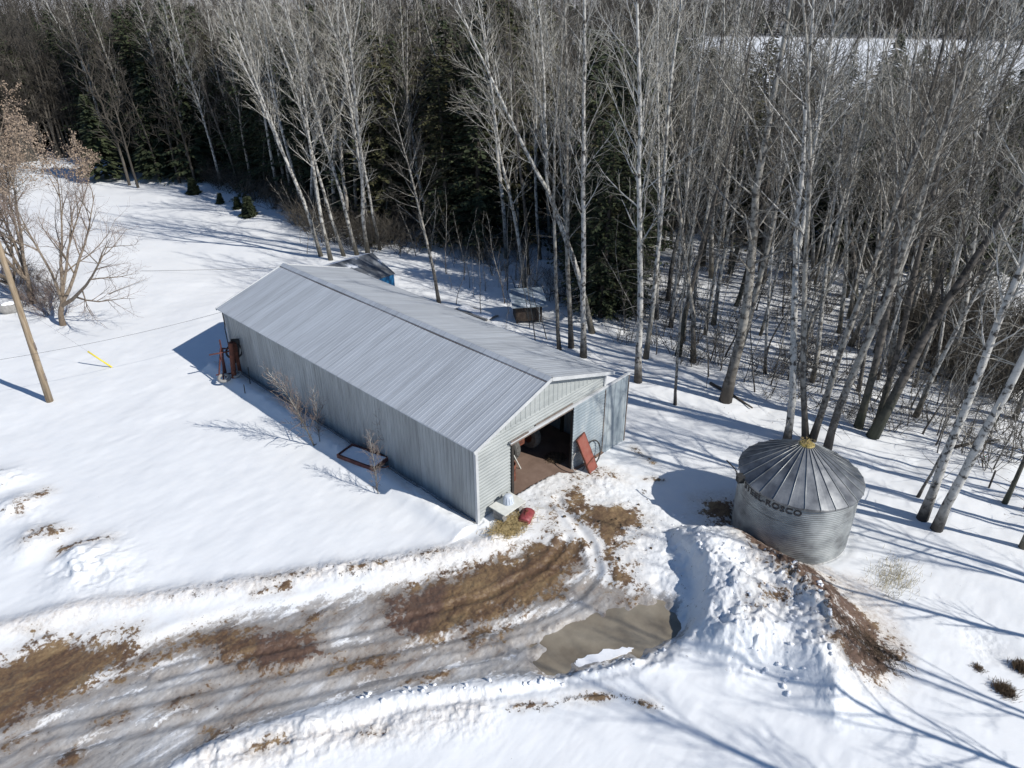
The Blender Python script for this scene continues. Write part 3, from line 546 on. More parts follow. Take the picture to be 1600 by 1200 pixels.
mb = MB(); mb.box((0, 0.9, .95), (.5, 1.5, .5)); mb.box((0, -.5, .75), (.45, 1.3, .4)); mb.beam((0, 0, .9), (0, 0.1, 1.5), .05, .05); mb.obj('body', M['rust'], tr)
mb = MB(); mb.box((0, -.9, 1.15), (.45, .4, .08)); mb.box((0, -1.1, 1.32), (.45, .08, .3)); mb.obj('seat', M['rubber'], tr)
mb = MB(); mb.torus((0, -.2, 1.5), .2, .02, Matrix.Rotation(.5, 3, 'X'), 16, 5); mb.obj('steering_wheel', M['rubber'], tr)
mb = MB(); mb.tube([(4.35, 1.5, -.2), (3.75, 1.75, 1.35)], 0.028, 6); tag(mb.obj('wooden_pole', M['board']), 'thin pale pole leaning inside the left edge of the barn doorway', 'pole')
dr = MB(); dr.lathe([(0, 0), (.3, 0), (.31, .02), (.29, .3), (.31, .32), (.29, .34), (.29, .62), (.31, .64), (.31, .9), (.27, .9), (.27, .87), (0, .87)], n=20); o = dr.obj('drum', M['rust'], smooth=True); o.location = (3.35, 1.3, -.2); tag(o, 'rusty drum standing just inside the left edge of the doorway', 'drum')
hb = thing('hay_pile', 'heap of loose brown hay inside the right edge of the barn doorway', 'hay', (6.25, .95, -.45))
mb = MB(); rng = random.Random(8)
for i in range(900):
    a = rng.uniform(0, 6.28); r = 0.6*math.sqrt(rng.random()); h = 0.35*(1-(r/.6)**2); p = Vector((r*math.cos(a)*1.1, r*math.sin(a), h*rng.uniform(.5, 1))); d = Vector((rng.uniform(-1, 1), rng.uniform(-1, 1), rng.uniform(-.4, .5)))*.16; mb.tube([p-d, p+d], .009, 3, cap=False)
mb.obj('strands', M['tuft'], hb)
mb = MB(); mb.lathe([(0, 0), (.55, 0), (.4, .12), (.2, .2), (0, .22)], n=16); mb.obj('heap', M['tuft'], hb)
cr = thing('machine', 'dark farm machine with a slatted hopper deep inside the barn', 'machine', (5.6, 6.6, -.3))
mb = MB(); mb.box((0, 0, .9), (1.6, 2.4, .7)); mb.lathe([(.3, 1.2), (.8, 1.7)], (0, 0, 0), 4)
for i in range(8): mb.box((-.7+i*.2, -1.22, .9), (.05, .05, .75))
mb.obj('hopper', M['rust'], cr)
for s in (-1, 1):
    a, b = MB(), MB(); wheel(a, b, (s*.95, 0, .42), .42, .2); t_ = a.obj('wheel', M['greytyre'], cr); b.obj('rim', M['trim'], t_)

# red panel and hoops against the sliding door
pn = thing('metal_panel', 'faded red steel panel leaning on the grey sliding door', 'panel', (7.0, -0.95, TZ(7.0, -.95)-.05), 0)
rotp = Matrix.Rotation(math.radians(8), 3, 'Z') @ Matrix.Rotation(math.radians(-20), 3, 'X') @ Matrix.Rotation(math.radians(-7), 3, 'Y')
mb = MB(); mb.box(rotp @ Vector((0, 0, 1.02)), (0.72, 0.03, 2.04), rotp); mb.obj('sheet', M['red'], pn)
mb = MB()
for x in (-.36, .36): mb.box(rotp @ Vector((x, .03, 1.02)), (0.04, 0.09, 2.06), rotp)
for z in (.02, 2.03): mb.box(rotp @ Vector((0, .03, z)), (0.70, 0.09, 0.04), rotp)
mb.box(rotp @ Vector((.02, -.035, .62)), (0.74, 0.04, 0.05), rotp); mb.obj('rim', M['rust'], pn)
mb = MB(); mb.torus((0, 0, 0), .62, .035, Matrix.Rotation(math.radians(90), 3, 'X'), 36, 8); o = mb.obj('hose_ring', M['rubber'], smooth=True); o.location = (7.55, -0.42, TZ(7.5, -.5)+.62); o.rotation_euler = (math.radians(-14), math.radians(12), 0); tag(o, 'black hose ring leaning to the right of the red panel', 'hose')
mb = MB(); mb.torus((0, 0, 0), .55, .03, Matrix.Rotation(math.radians(90), 3, 'X'), 36, 8); o = mb.obj('wire_hoop', M['cube'], smooth=True); o.location = (6.5, -0.40, TZ(6.5, -.5)+.50); o.rotation_euler = (math.radians(-14), 0, 0); tag(o, 'thin grey hoop leaning to the left of the red panel', 'hoop')

# table with a tub, the red can and the straw by the corner
tz = TZ(1.2, -.7)
tb = thing('table', 'low white board table on blocks beside the barn corner', 'table', (1.22, -0.62, tz-.05))
mb = MB(); mb.box((0, 0, .62), (1.35, .95, .045)); mb.obj('tabletop', M['board'], tb)
for x in (-.5, .5):
    mb = MB(); mb.box((x, -.02, .15), (.2, .6, .3)); mb.box((x, .02, .455), (.19, .55, .285)); mb.obj('leg', M['cube'], tb)
mb = MB(); mb.lathe([(.25, 0), (.255, .02), (.235, .05), (.19, .34), (.175, .37), (.12, .40), (.0, .41)], (0, 0, 0), 24)
for i in range(12): a = i*math.pi/6; mb.beam((.238*math.cos(a), .238*math.sin(a), .05), (.195*math.cos(a), .195*math.sin(a), .33), .02, .02)
o = mb.obj('tub', M['plastic'], smooth=True); o.location = (1.30, -.58, tz+.597); tag(o, 'white plastic tub turned upside down on the board table', 'tub')
mb = MB(); mb.lathe([(.0, 0), (.07, 0), (.075, .16), (.03, .2), (.03, .26), (0, .26)], n=12); o = mb.obj('bottle', M['rubber'], smooth=True); o.location = (1.52, -.30, tz+.597); tag(o, 'small dark bottle behind the white tub', 'bottle')
cn = thing('fuel_tank', 'short red tank lying in front of the white board table', 'tank', (1.62, -1.36, TZ(1.6, -1.3)-.12), math.radians(25)); cn.scale = (1.15, 1.1, .8)
rx = Matrix.Rotation(math.pi/2, 3, 'Y')
mb = MB(); mb.lathe([(0, -.36), (.20, -.36), (.26, -.31), (.26, -.1), (.27, -.08), (.26, -.06), (.26, .31), (.22, .345), (.0, .36)], (0, 0, .25), 24, rx); mb.obj('drum', M['redcan'], cn, smooth=True)
mb = MB(); mb.lathe([(0, 0), (.05, 0), (.05, .07), (0, .07)], (0.1, 0, .5), 12); mb.tube([(-.15, 0, .5), (-.1, 0, .58), (.0, 0, .58), (.03, 0, .5)], .015, 6); mb.obj('cap', M['rust'], cn)
mb = MB(); mb.box((-.40, 0, .22), (.06, .36, .34)); mb.box((-.44, .02, .2), (.06, .2, .2)); mb.obj('bracket', M['rust'], cn)
def strand_patch(name, cxy, rad, n, L, mat_, label, cat, seed, h=.15, kind='stuff', stand=False, w=.008):
    mb = MB(); rng = random.Random(seed)
    pts = [(rng.gauss(0, .5)*rad[0], rng.gauss(0, .5)*rad[1]) for _ in range(n)]
    zz, _ = terrain(np.array([cxy[0]+p[0] for p in pts]), np.array([cxy[1]+p[1] for p in pts]))
    for (a, b), z in zip(pts, zz):
        p = Vector((cxy[0]+a, cxy[1]+b, float(z)-(.02 if stand else 0)))
        if stand: q = p+Vector((rng.gauss(0, .25), rng.gauss(0, .25), rng.uniform(.6, 1)))*L; mb.tube([p, (p+q)/2+Vector((0, 0, .03)), q], [w, w*.8, w*.3], 3, cap=False)
        else: d = Vector((rng.uniform(-1, 1), rng.uniform(-1, 1), rng.uniform(-.15, .3)))*L/2; p.z += rng.uniform(0, h); mb.tube([p-d, p+d], w, 3, cap=False)
    return tag(mb.obj(name, mat_), label, cat, kind=kind)
strand_patch('straw', (0.75, -1.25), (1.0, .55), 1500, .34, M['straw'], 'loose golden straw spread at the barn corner', 'straw', 5, .14)

# rusty frame in the snow by the long wall
c4 = [G(530, 716, .22), G(588, 738, .22), G(604, 716, .22), G(549, 704, .22)]
fz = TZ(*(sum(c4)/4)[:2])
fr = thing('trailer_frame', 'rusty red open box frame filled with snow beside the long wall', 'frame', tuple(np.append((sum(c4)/4)[:2], fz-.05)))
c0 = sum(c4)/4; ax = (c4[1]-c4[0]); ax = ax/np.linalg.norm(ax); fa = math.atan2(ax[1], ax[0]); fl = np.linalg.norm(c4[1]-c4[0]); fwid = np.linalg.norm(c4[3]-c4[0])*1.0
fr.rotation_euler = (0, 0, fa); fwid = max(1.05, min(fwid, 1.6))
mb = MB()
for s in (-1, 1): mb.box((0, s*fwid/2, .16), (fl, .08, .2)); mb.box((s*(fl/2-.04), 0, .16), (.08, fwid-.08, .2))
mb.obj('side_rail', M['rustframe'], fr)
mb = MB(); rows = []; rng = random.Random(3)
for i in range(9): rows.append([((i/8-.5)*(fl-.14), (j/6-.5)*(fwid-.14), .19+rng.uniform(-.012, .012)+.07*math.exp(-((i-7)/2.2)**2)+.03*math.sin(i*.8)) for j in range(7)])
mb.quad_grid(rows); mb.obj('snow_fill', M['snow_s'], fr, smooth=True)
mb = MB(); mb.tube([(fl/2, -fwid/3, .2), (fl/2+.35, -fwid/5, .22), (fl/2+.55, -.1, .3)], .03, 6); mb.obj('hitch', M['rust'], fr)

# rusty implement at the far corner
iz = TZ(-.9, 20.3)
im = thing('farm_implement', 'rusty red farm implement with upright tubes at the far barn corner', 'farm implement', (-0.95, 20.0, iz-.05), math.radians(-15))
mb = MB(); mb.tube([(.1, -.35, 0), (.35, -.1, 2.1)], .15, 10); mb.lathe([(.17, 0), (.17, .06)], (.35, -.1, 2.1), 12); mb.obj('auger_tube', M['rust'], im)
mb = MB(); mb.tube([(.55, .1, 0), (.6, .2, 1.9)], .11, 8); mb.tube([(.35, -.1, 2.1), (.6, .2, 1.9)], .1, 8); mb.obj('elbow_tube', M['rust'], im)
mb = MB()
for a, b in (((-.75, -.2, 0), (-.2, .3, 1.75)), ((-.5, -.3, 0), (-.1, .2, 1.75)), ((-.15, .3, 1.75), (.35, 0, 1.7)), ((-.9, .1, 1.6), (.2, .1, 1.55)), ((-.2, .3, .1), (-.15, .3, 2.3)), ((-.8, 0, .3), (.2, -.2, .25)), ((-.3, 0, 0), (-.3, .1, 1.6))): mb.tube([a, b], .045, 6)
mb.obj('a_frame', M['rustframe'], im)
mb = MB(); mb.torus((-.45, -.45, .22), .3, .09, Matrix.Rotation(.25, 3, 'X'), 20, 8); mb.torus((.3, -.35, .2), .22, .07, Matrix.Rotation(-.3, 3, 'Y'), 20, 8); mb.obj('tyre', M['cube'], im, smooth=True)
mb = MB(); mb.box((.55, .3, 1.4), (.5, .12, 1.5), Matrix.Rotation(.2, 3, 'Y')); mb.torus((.5, .25, 1.4), .45, .06, Matrix.Rotation(math.pi/2, 3, 'X'), 20, 6); mb.obj('shield', M['rubber'], im)
for i, (px, py, h, lab) in enumerate(((391, 600, 1.1, 'thin dark steel post stuck in the snow nearest the rusty implement'), (383, 614, .55, 'short dark stub post in the snow beside the taller steel post'))):
    p = GT(px, py); mb = MB(); mb.box((0, 0, h/2-.1), (.05, .012, h+.2)); mb.box((0, .02, h/2-.1), (.012, .035, h+.2)); o = mb.obj('steel_post', M['wire']); o.location = p; o.rotation_euler = (.03, .05, .5*i); tag(o, lab, 'post')

# ------------------------------------------------------------------ grain bin
BC = (9.83, -9.6); BR = 2.40; BZ0 = -0.80; BE = 2.14; BA = 3.58
bn = thing('grain_bin', 'round corrugated steel grain bin with a ribbed conical roof', 'grain bin', (BC[0], BC[1], 0))
def bin_ring(z0, z1, r):
    mb = MB(); n = round((z1-z0)/0.098); rows = []; N = 120
    for i in range(n*4+1):
        z = z0+(z1-z0)*i/(n*4); rr = r+0.017*math.sin(i*math.pi/2)
        rows.append([((rr+0.008*math.sin(3*a+z0)+0.01*math.sin(a*5))*math.cos(a), (rr+0.008*math.sin(3*a+z0))*math.sin(a), z) for a in [2*math.pi*j/N for j in range(N)]])
    mb.quad_grid(rows, closed=True); return mb
zs = [BZ0, 0.18, 1.16, BE]
for k in range(3): bin_ring(zs[k]+.002, zs[k+1]-.002, BR+0.006*(k % 2)).obj('wall_ring', M['bin'], bn, smooth=True)
NR = 26; rng = random.Random(12); mb = MB(); ribs = MB(); TR = .30; RO = BR+.13
def cone(r): return BE+.03+(BA-BE-.03)*(1-(r-TR)/(RO-TR))
for i in range(NR):
    a0, a1 = 2*math.pi*i/NR, 2*math.pi*(i+1)/NR; rows = []; dn = rng.uniform(-.012, .012)
    for r in (TR, .9, 1.5, 2.05, RO): rows.append([(r*math.cos(a0+(a1-a0)*t), r*math.sin(a0+(a1-a0)*t), cone(r)+(dn*math.sin(math.pi*t)-.02*math.sin(math.pi*t))*(r/RO)) for t in (0, .25, .5, .75, 1)])
    mb.quad_grid(rows); e = rows[-1]; mb.quad_grid([e, [(p[0]*.995, p[1]*.995, p[2]-.09) for p in e]])
    ribs.tube([(TR*math.cos(a0), TR*math.sin(a0), cone(TR)+.02), (RO*math.cos(a0), RO*math.sin(a0), cone(RO)+.02), ((RO+.01)*math.cos(a0), (RO+.01)*math.sin(a0), cone(RO)-.08)], .015, 5)
rf = mb.obj('roof', M['binroof'], bn); ribs.obj('rib', M['bin'], rf, smooth=True)
mb = MB(); mb.lathe([(.31, BA-.04), (.32, BA+.02), (.27, BA+.06), (.1, BA+.10), (0, BA+.11)], n=24); mb.tube([(-.1, 0, BA+.13), (-.1, 0, BA+.22), (.1, 0, BA+.22), (.1, 0, BA+.13)], .015, 5); mb.obj('roof_cap', M['cap'], rf)
mb = MB(); rng = random.Random(2)
for i in range(120):
    a = rng.uniform(0, 6.28); r = rng.uniform(0, .36); p = Vector((r*math.cos(a), r*math.sin(a), BA+.12-.25*max(0, r-.3))); d = Vector((rng.uniform(-1, 1), rng.uniform(-1, 1), rng.uniform(-.2, .2)))*.05; mb.tube([p-d, p+d], .006, 3, cap=False)
tag(mb.obj('fallen_leaves', M['straw'], None, loc=(BC[0], BC[1], .04)), 'yellow leaf litter gathered on top of the bin roof', 'leaf litter', kind='stuff')
# painted writing round the top ring
def curve_text(txt, size, zc, a_start, parent, ext=0.004):
    cu = bpy.data.curves.new('txt', 'FONT'); cu.body = txt; cu.size = size; cu.offset = 0.014; cu.resolution_u = 3; cu.space_character = 1.12
    to = bpy.data.objects.new('txt', cu); COL.objects.link(to); bpy.context.view_layer.update()
    me = bpy.data.meshes.new_from_object(to.evaluated_get(bpy.context.evaluated_depsgraph_get())); bpy.data.objects.remove(to)
    import bmesh
    bm = bmesh.new(); bm.from_mesh(me); bmesh.ops.triangulate(bm, faces=bm.faces)
    for _ in range(1): bmesh.ops.subdivide_edges(bm, edges=[e for e in bm.edges if e.calc_length() > size*.25], cuts=2)
    for v in bm.verts:
        a = a_start+v.co.x/BR; r = BR+.022+ext; v.co = Vector((r*math.cos(a), r*math.sin(a), zc+v.co.y))
    bm.to_mesh(me); bm.free(); me.materials.clear(); me.materials.append(M['ink'])
    o = bpy.data.objects.new('lettering', me); COL.objects.link(o); o.parent = parent; o['label'] = 'painted dark letters reading STEEL-ROSCO'; return o
curve_text('STEEL-ROSCO', 0.40, BE-.47, math.radians(141), bn)
mb = MB(); mb.box((0, 0, 0), (.06, .5, .6)); 
an = thing('auger_hopper', 'small black motor box on the rim of the grain bin', 'motor', (0, 0, 0))
a = math.radians(139); pz = Vector((BC[0]+2.62*math.cos(a), BC[1]+2.62*math.sin(a), BE-.12)); an.location = pz; an.rotation_euler = (0, 0, a)
mb = MB(); mb.box((0, 0, 0), (.26, .30, .26)); mb.box((0, 0, .16), (.3, .34, .05)); mb.obj('box', M['rubber'], an)
mb = MB(); mb.tube([(.05, 0, .1), (.15, -.3, .3), (.3, -.9, .35)], .03, 6); mb.obj('pipe', M['rubber'], an)

# ------------------------------------------------------------------ small buildings behind
sh = thing('shed', 'small blue walled shed with a patchy grey roof behind the barn', 'shed', (0, 0, 0))
sx0, sx1, sy0, sy1, sz0, se, sr = 9.05, 13.4, 22.5, 27.5, -1.2, 2.16, 3.12; sm = (sy0+sy1)/2
mb = MB(); ribbed(mb, (0, sy0, 0), (1, 0, 0), (0, 0, 1), (0, -1, 0), sx0, sx1, lambda s: sz0, lambda s: se, .25); mb.obj('wall', M['blue'], sh)
mb = MB(); ribbed(mb, (sx1, 0, 0), (0, 1, 0), (0, 0, 1), (1, 0, 0), sy0, sy1, lambda s: sz0, lambda s: se+(sr-se)*(1-abs(s-sm)/(sm-sy0)), .2425); mb.obj('wall', M['blue'], sh)
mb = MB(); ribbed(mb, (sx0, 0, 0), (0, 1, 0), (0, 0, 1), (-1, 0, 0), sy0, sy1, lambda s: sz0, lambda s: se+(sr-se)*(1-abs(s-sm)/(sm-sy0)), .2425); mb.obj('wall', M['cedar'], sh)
mb = MB(); ribbed(mb, (0, sy1, 0), (1, 0, 0), (0, 0, 1), (0, 1, 0), sx0, sx1, lambda s: sz0, lambda s: se, .25); mb.obj('wall', M['blue'], sh)
sk = (sr-se)/(sm-sy0)
for s in (-1, 1):
    mb = MB(); ye = sm+s*(sm-sy0+.07); ze = sr-sk*(sm-sy0+.07); rows = []
    for z in (.05, 0): rows.append([(sx0-.25, sm, sr+z), (sx1+.06, sm, sr+z)]); rows.append([(sx0-.25, ye, ze+z), (sx1+.06, ye, ze+z)])
    mb.quad_grid([rows[0], rows[1], rows[3], rows[2], rows[0]]); 
    mb.poly([rows[0][0], rows[1][0], rows[3][0], rows[2][0]]); mb.poly([rows[0][1], rows[1][1], rows[3][1], rows[2][1]]); mb.obj('roof_slope', M['shedroof'], sh)
mb = MB(); mb.box((sx1+.035, sy0+.6, .6), (.03, .25, 1.3)); mb.obj('ladder_mark', M['trim'], sh)
mb = MB(); rows = []; rng = random.Random(6)
for i in range(7): rows.append([(sx0-.2+j*.5, sm+.1+i*.35, sr+.06-sk*(i*.35+.1)+.09*math.sin(math.pi*i/6)*(1+.3*math.sin(j*2))) for j in range(10)])
mb.quad_grid(rows); mb.obj('roof_snow', M['snow_s'], sh, smooth=True)

hp = (19.1, 14.5); hz = TZ(*hp)
hu = thing('coop', 'small dark wooden coop with a pale patchy roof at the wood edge', 'coop', (hp[0], hp[1], hz-.05), math.radians(-38))
mb = MB(); mb.box((0, 0, .95), (1.9, 1.5, 1.3)); mb.obj('cabin', M['wood'], hu)
mb = MB(); rt_ = Matrix.Rotation(math.radians(14), 3, 'X'); mb.box((0, -.05, 1.82), (2.5, 2.3, .08), rt_); mb.obj('roof', M['cooproof'], hu)
for x in (-.85, .85):
    for y in (-.65, .65): mb = MB(); mb.box((x, y, .15), (.12, .12, .5)); mb.obj('leg', M['wood'], hu)
mb = MB(); mb.box((.15, -.765, .95), (.7, .03, .9)); mb.obj('door', M['dark'], hu)
mb = MB(); mb.tube([(.75, -1.0, 0), (.7, -.85, 1.6)], .035, 6); mb.obj('prop', M['board'], hu)

# snow-covered boards behind the barn
lp = GT(742, 492); lu = thing('lumber_stack', 'low stack of grey boards half buried in snow behind the barn', 'boards', tuple(lp), math.radians(95))
mb = MB()
for i in range(3):
    for k in range(6): mb.box((-.1*i+.05*k, -.55+k*.2, .06+i*.07), (3.2, .17, .05))
mb.obj('board', M['cube'], lu)
mb = MB(); rows = []
for i in range(8): rows.append([(-1.7+3.1*i/7, -.7+1.1*j/6, .20+.18*math.sin(math.pi*j/6)*(.6+.4*math.sin(i))) for j in range(7)])
mb.quad_grid(rows); mb.obj('snow_cover', M['snow_s'], lu, smooth=True)

# ------------------------------------------------------------------ utility pole, guy guard, cables
pb = GT(78, 627)
def at_depth(px, py, base):                                   # point on the upright plane through base facing the camera
    n = Vector((FW[0], FW[1], 0)).normalized(); d = Vector(ray(px, py)); C = Vector(CAM); t = (Vector(base)-C).dot(n)/d.dot(n); return C+d*t
p2 = at_depth(5, 405, pb); dirp = (p2-pb).normalized(); ptop = pb+dirp*10.2
ul = thing('utility_pole', 'weathered brown wooden utility pole leaning left in the open snow', 'utility pole', tuple(pb))
mb = MB(); mb.tube([-dirp*.4, dirp*3, dirp*6.5, dirp*10.2], [.19, .17, .15, .13], 14); mb.obj('shaft', M['pole'], ul, smooth=True)
for k, h in enumerate((1.55, 3.45)):
    q = dirp*h+Vector((.12, -.12, 0)); mb = MB(); mb.box(q, (.09, .09, .42)); mb.obj('bracket', M['rail'], ul)
g0 = GT(175, 574); g1d = ((ptop-dirp*1.2)-g0).normalized(); g1 = at_depth(137, 549, g0); gd = (g1-g0).normalized()
mb = MB(); L_ = (g1-g0).length; mb.tube([Vector((0, 0, 0)), gd*L_], .048, 8); o = mb.obj('guy_guard', M['yellow'], smooth=True); o.location = g0; tag(o, 'bright yellow guy wire guard slanting out of the snow', 'guy guard')
def cable(a, b, sag, r, label):
    a = Vector(a); b = Vector(b); pts = [a.lerp(b, t)-Vector((0, 0, sag*4*t*(1-t))) for t in [i/24 for i in range(25)]]
    mb = MB(); mb.tube([p-a for p in pts], r, 5); o = mb.obj('cable', M['wire']); o.location = a; tag(o, label, 'cable')
cable(g0+gd*L_*.98, g0+gd*11.5, 0, .004, 'thin guy wire rising from the yellow guard')
cable((-.16, BLN+.1, BH-.3), G(-60, 571, 3.4),   .25, .008, 'thin black cable hanging from the far barn corner across the clearing')
cable(G(-80, 420, .5), G(480, 416, .9), .3, .014, 'thin dark strand standing in for a wire shadow across the clearing')  # added low strand drawn in place of a wire's shadow on the snow

# ------------------------------------------------------------------ trees
def rvec(rng): return Vector((rng.gauss(0, 1), rng.gauss(0, 1), rng.gauss(0, 1)))
def polyline(rng, p, d, L, n, wob, trop):
    pts = [p.copy()]; d = d.normalized()
    for i in range(n): d = (d+rvec(rng)*wob+Vector((0, 0, trop))).normalized(); p = p+d*(L/n); pts.append(p.copy())
    return pts
def on(pts, t):
    k = t*(len(pts)-1); i = min(int(k), len(pts)-2); f = k-i; return pts[i].lerp(pts[i+1], f), (pts[i+1]-pts[i]).normalized()
def branch_dir(rng, ax, ang, az):
    u = ax.orthogonal().normalized(); w = ax.cross(u); return (ax*math.cos(ang)+(u*math.cos(az)+w*math.sin(az))*math.sin(ang)).normalized()
def bare_tree(seed, H=21, r0=.17, fb=.32, nl=26, Lmax=4.2, ang=(22, 46), fork=False, dens=1.0, wob=.035, bend=0.0, twr=.0075, low=10):
    rng = random.Random(seed); T, C = MB(), MB()
    def limb(p, d, L, r, lvl):
        n = {0: 6, 1: 4, 2: 2}[lvl]; pts = polyline(rng, p, d, L, n, .055 if lvl < 2 else .08, .055 if lvl == 0 else .04)
        C.tube(pts, [max(twr*.5, r*(1-(.7 if lvl == 0 else .6)*i/n)) for i in range(n+1)], 4 if lvl == 0 else 3, 0 if lvl == 0 else 1, cap=False)
        if lvl == 2: return
        m = int((9 if lvl == 0 else 3.2)*dens*min(1.3, L/ (3.0 if lvl == 0 else 1.1))+.5)
        for i in range(m):
            t = .18+.8*(i+rng.random())/m; q, ax = on(pts, min(t, .99))
            limb(q, branch_dir(rng, ax, math.radians(rng.uniform(24, 52)), rng.uniform(0, 6.28)), L*rng.uniform(.28, .55)*(1.15-.5*t), max(twr*(1.5 if lvl == 0 else .85), r*.5*(1-.5*t)), lvl+1)
    def stem(p, d, L, r, rtop, fb_, nl_, LM):
        n = 12; pts = polyline(rng, p, d, L, n, wob, .03); rtop = min(rtop, r*.25); rad = [r*(1-i/n)+rtop*i/n for i in range(n+1)]
        if r == r0: rad[0] = r*1.35
        T.tube(pts, rad, 9)
        for i in range(nl_):
            t = fb_+(1-fb_)*((i+rng.random()*.8)/nl_); t = min(t, .995); q, ax = on(pts, t); f = (t-fb_)/(1-fb_)
            prof = (0.55+.9*f) if f < .35 else (1.12-.85*f); rr = max(.02 if H > 12 else .006, (r*(1-t)+rtop*t)*.36)
            limb(q, branch_dir(rng, ax, math.radians(rng.uniform(*ang)), i*2.4+rng.random()), LM*prof*rng.uniform(.65, 1.2), rr, 0)
        return pts
    d0 = Vector((bend*rng.gauss(0, 1), bend*rng.gauss(0, 1), 1)).normalized()
    if fork:
        n = 7; pts = polyline(rng, Vector((0, 0, -.4)), d0, H*.42, n, wob, .0); T.tube(pts, [r0*1.3]+[r0*(1-.3*i/n) for i in range(1, n+1)], 9)
        ax = (pts[-1]-pts[-2]).normalized(); az = rng.uniform(0, 6.28)
        for k in range(2): stem(pts[-1]-ax*.1, branch_dir(rng, ax, math.radians(10+6*k), az+math.pi*k), H*.58*(1-.1*k), r0*.6, .02, .12, nl//2+2, Lmax*.85)
    else: pts = stem(Vector((0, 0, -.4)), d0, H+.4, r0, .022, fb, nl, Lmax)
    for i in range(low):
        t = rng.uniform(.08, .4); q, ax = on(pts, t); L = rng.uniform(.5, 1.8); pp = polyline(rng, q, branch_dir(rng, ax, math.radians(80), rng.uniform(0, 6.28)), L, 3, .15, -.02); C.tube(pp, [.016, .012, .008, .005], 3, 1, cap=False)
    return T, C
def spreading_tree(seed, H, r0, leafy=0.0):
    rng = random.Random(seed); T, C, Lf = MB(), MB(), MB()
    def limb(p, d, L, r, lvl):
        n = (8, 7, 5, 3, 2)[lvl]; pts = polyline(rng, p, d, L, n, .09, .09 if lvl < 2 else .03); (T if lvl == 0 else C).tube(pts, [max(.005, r*(1-(.5 if lvl == 0 else .88)*i/n)) for i in range(n+1)], (9, 7, 5, 3, 3)[lvl], 0 if lvl < 3 else 1, cap=False)
        if lvl >= 3 and leafy and (pts[-1].z > H*(1-leafy)):
            for _ in range(7):
                q = on(pts, rng.random())[0]+rvec(rng)*.10; a = rvec(rng).normalized()*.07; b = rvec(rng).cross(a).normalized()*.05; Lf.poly([q-a, q-b, q+a, q+b])
        if lvl == 4: return
        m = (0, 8, 8, 6)[lvl] if lvl else 0
        for i in range(m):
            t = .2+.78*(i+rng.random())/m; q, ax = on(pts, min(t, .99)); limb(q, branch_dir(rng, ax, math.radians(rng.uniform(25, 60)), rng.uniform(0, 6.28)), L*rng.uniform(.34, .58)*(1.15-.45*t), r*(1-.6*t)*.55, lvl+1)
        return pts
    tp = limb(Vector((0, 0, -.3)), Vector((rng.gauss(0, .08), rng.gauss(0, .08), 1)), H*.17, r0, 0)
    ax = (tp[-1]-tp[-2]).normalized(); k = 5
    for i in range(k): limb(tp[-1]-ax*rng.uniform(0, .5), branch_dir(rng, ax, math.radians(rng.uniform(12, 42)), i*2*math.pi/k+rng.random()), H*rng.uniform(.62, .86), r0*rng.uniform(.45, .62), 1)
    return T, C, Lf
def conifer(seed, H=14, R=2.2, droop=.25, dens=1.0):
    rng = random.Random(seed); T, C = MB(), MB(); T.tube([(0, 0, -.3), (0, 0, H*.5), (0, 0, H)], [H*.014+.03, H*.009+.02, .015], 7, cap=False)
    z = H*.05; 
    while z < H*.99:
        f = 1-z/H; nb = 5+int(4*f)
        for i in range(nb):
            a = rng.uniform(0, 6.28); L = (R*f**.58*(1+.22*math.sin(z*2.1+seed)+.15*math.sin(a*3+z))+.15)*rng.uniform(.5, 1.15); d = Vector((math.cos(a), math.sin(a), rng.uniform(-droop, .12))); p0 = Vector((0, 0, z+rng.uniform(-.15, .15))); m = max(3, int(L*7*dens))
            C.tube([p0, p0+d*L], [.02, .006], 3, 1, cap=False)
            for k in range(m):
                t = (k+rng.random())/m*.9+.12; q = p0+d*L*t+Vector((0, 0, -.25*t*t*L*droop)); s = (.20+.20*(1-t)+.1*f)*rng.uniform(.7, 1.3)
                sd = Vector((-d.y, d.x, 0))*(1 if rng.random() < .5 else -1); dr = (sd*rng.uniform(.3, 1)+d*rng.uniform(.2, .9)+Vector((0, 0, rng.uniform(-.55, .1)))).normalized(); w = dr.cross(Vector((rng.gauss(0, .5), rng.gauss(0, .5), 1))).normalized()*s*.32
                C.poly([q-w*.4, q+dr*s*.5-w, q+dr*s*1.15, q+dr*s*.5+w])
        z += (.16+.16*f)*H/14/dens**.5
    return T, C
TREES = {}
def reg(key, T, C, bark_, twig_, extra=None):
    TREES[key] = (T.mesh('trunk', bark_, True), C.mesh('crown', [bark_, twig_]), None if extra is None else extra.mesh('leaves', M['brownleaf']))
def remat(src, key, bark_, twig_):
    t, c, e = TREES[src]; t2 = t.copy(); t2.materials[0] = bark_; c2 = c.copy(); c2.materials[0] = bark_; c2.materials[1] = twig_; TREES[key] = (t2, c2, e)
AS = []
for s, kw in enumerate((dict(nl=34), dict(fork=True,nl=34), dict(H=23, nl=36, Lmax=4.1), dict(H=19, Lmax=4.8, fb=.34, nl=31, ang=(40, 70)), dict(H=22, fork=True, Lmax=4.8, nl=32), dict(H=20, nl=28, Lmax=3.3, r0=.13, fb=.40), dict(H=22, nl=32, Lmax=4.6, fb=.25, wob=.05))):
    T, C = bare_tree(100+s, **kw); reg('p%d' % s, T, C, M['bark_p'], M['twig']); remat('p%d' % s, 'g%d' % s, M['bark_g'], M['twigd']); remat('p%d' % s, 'd%d' % s, M['bark_d'], M['twigd']); remat('p%d' % s, 'w%d' % s, M['bark_w'], M['twig']); remat('p%d' % s, 'r%d' % s, M['bark_g'], M['twigr'])
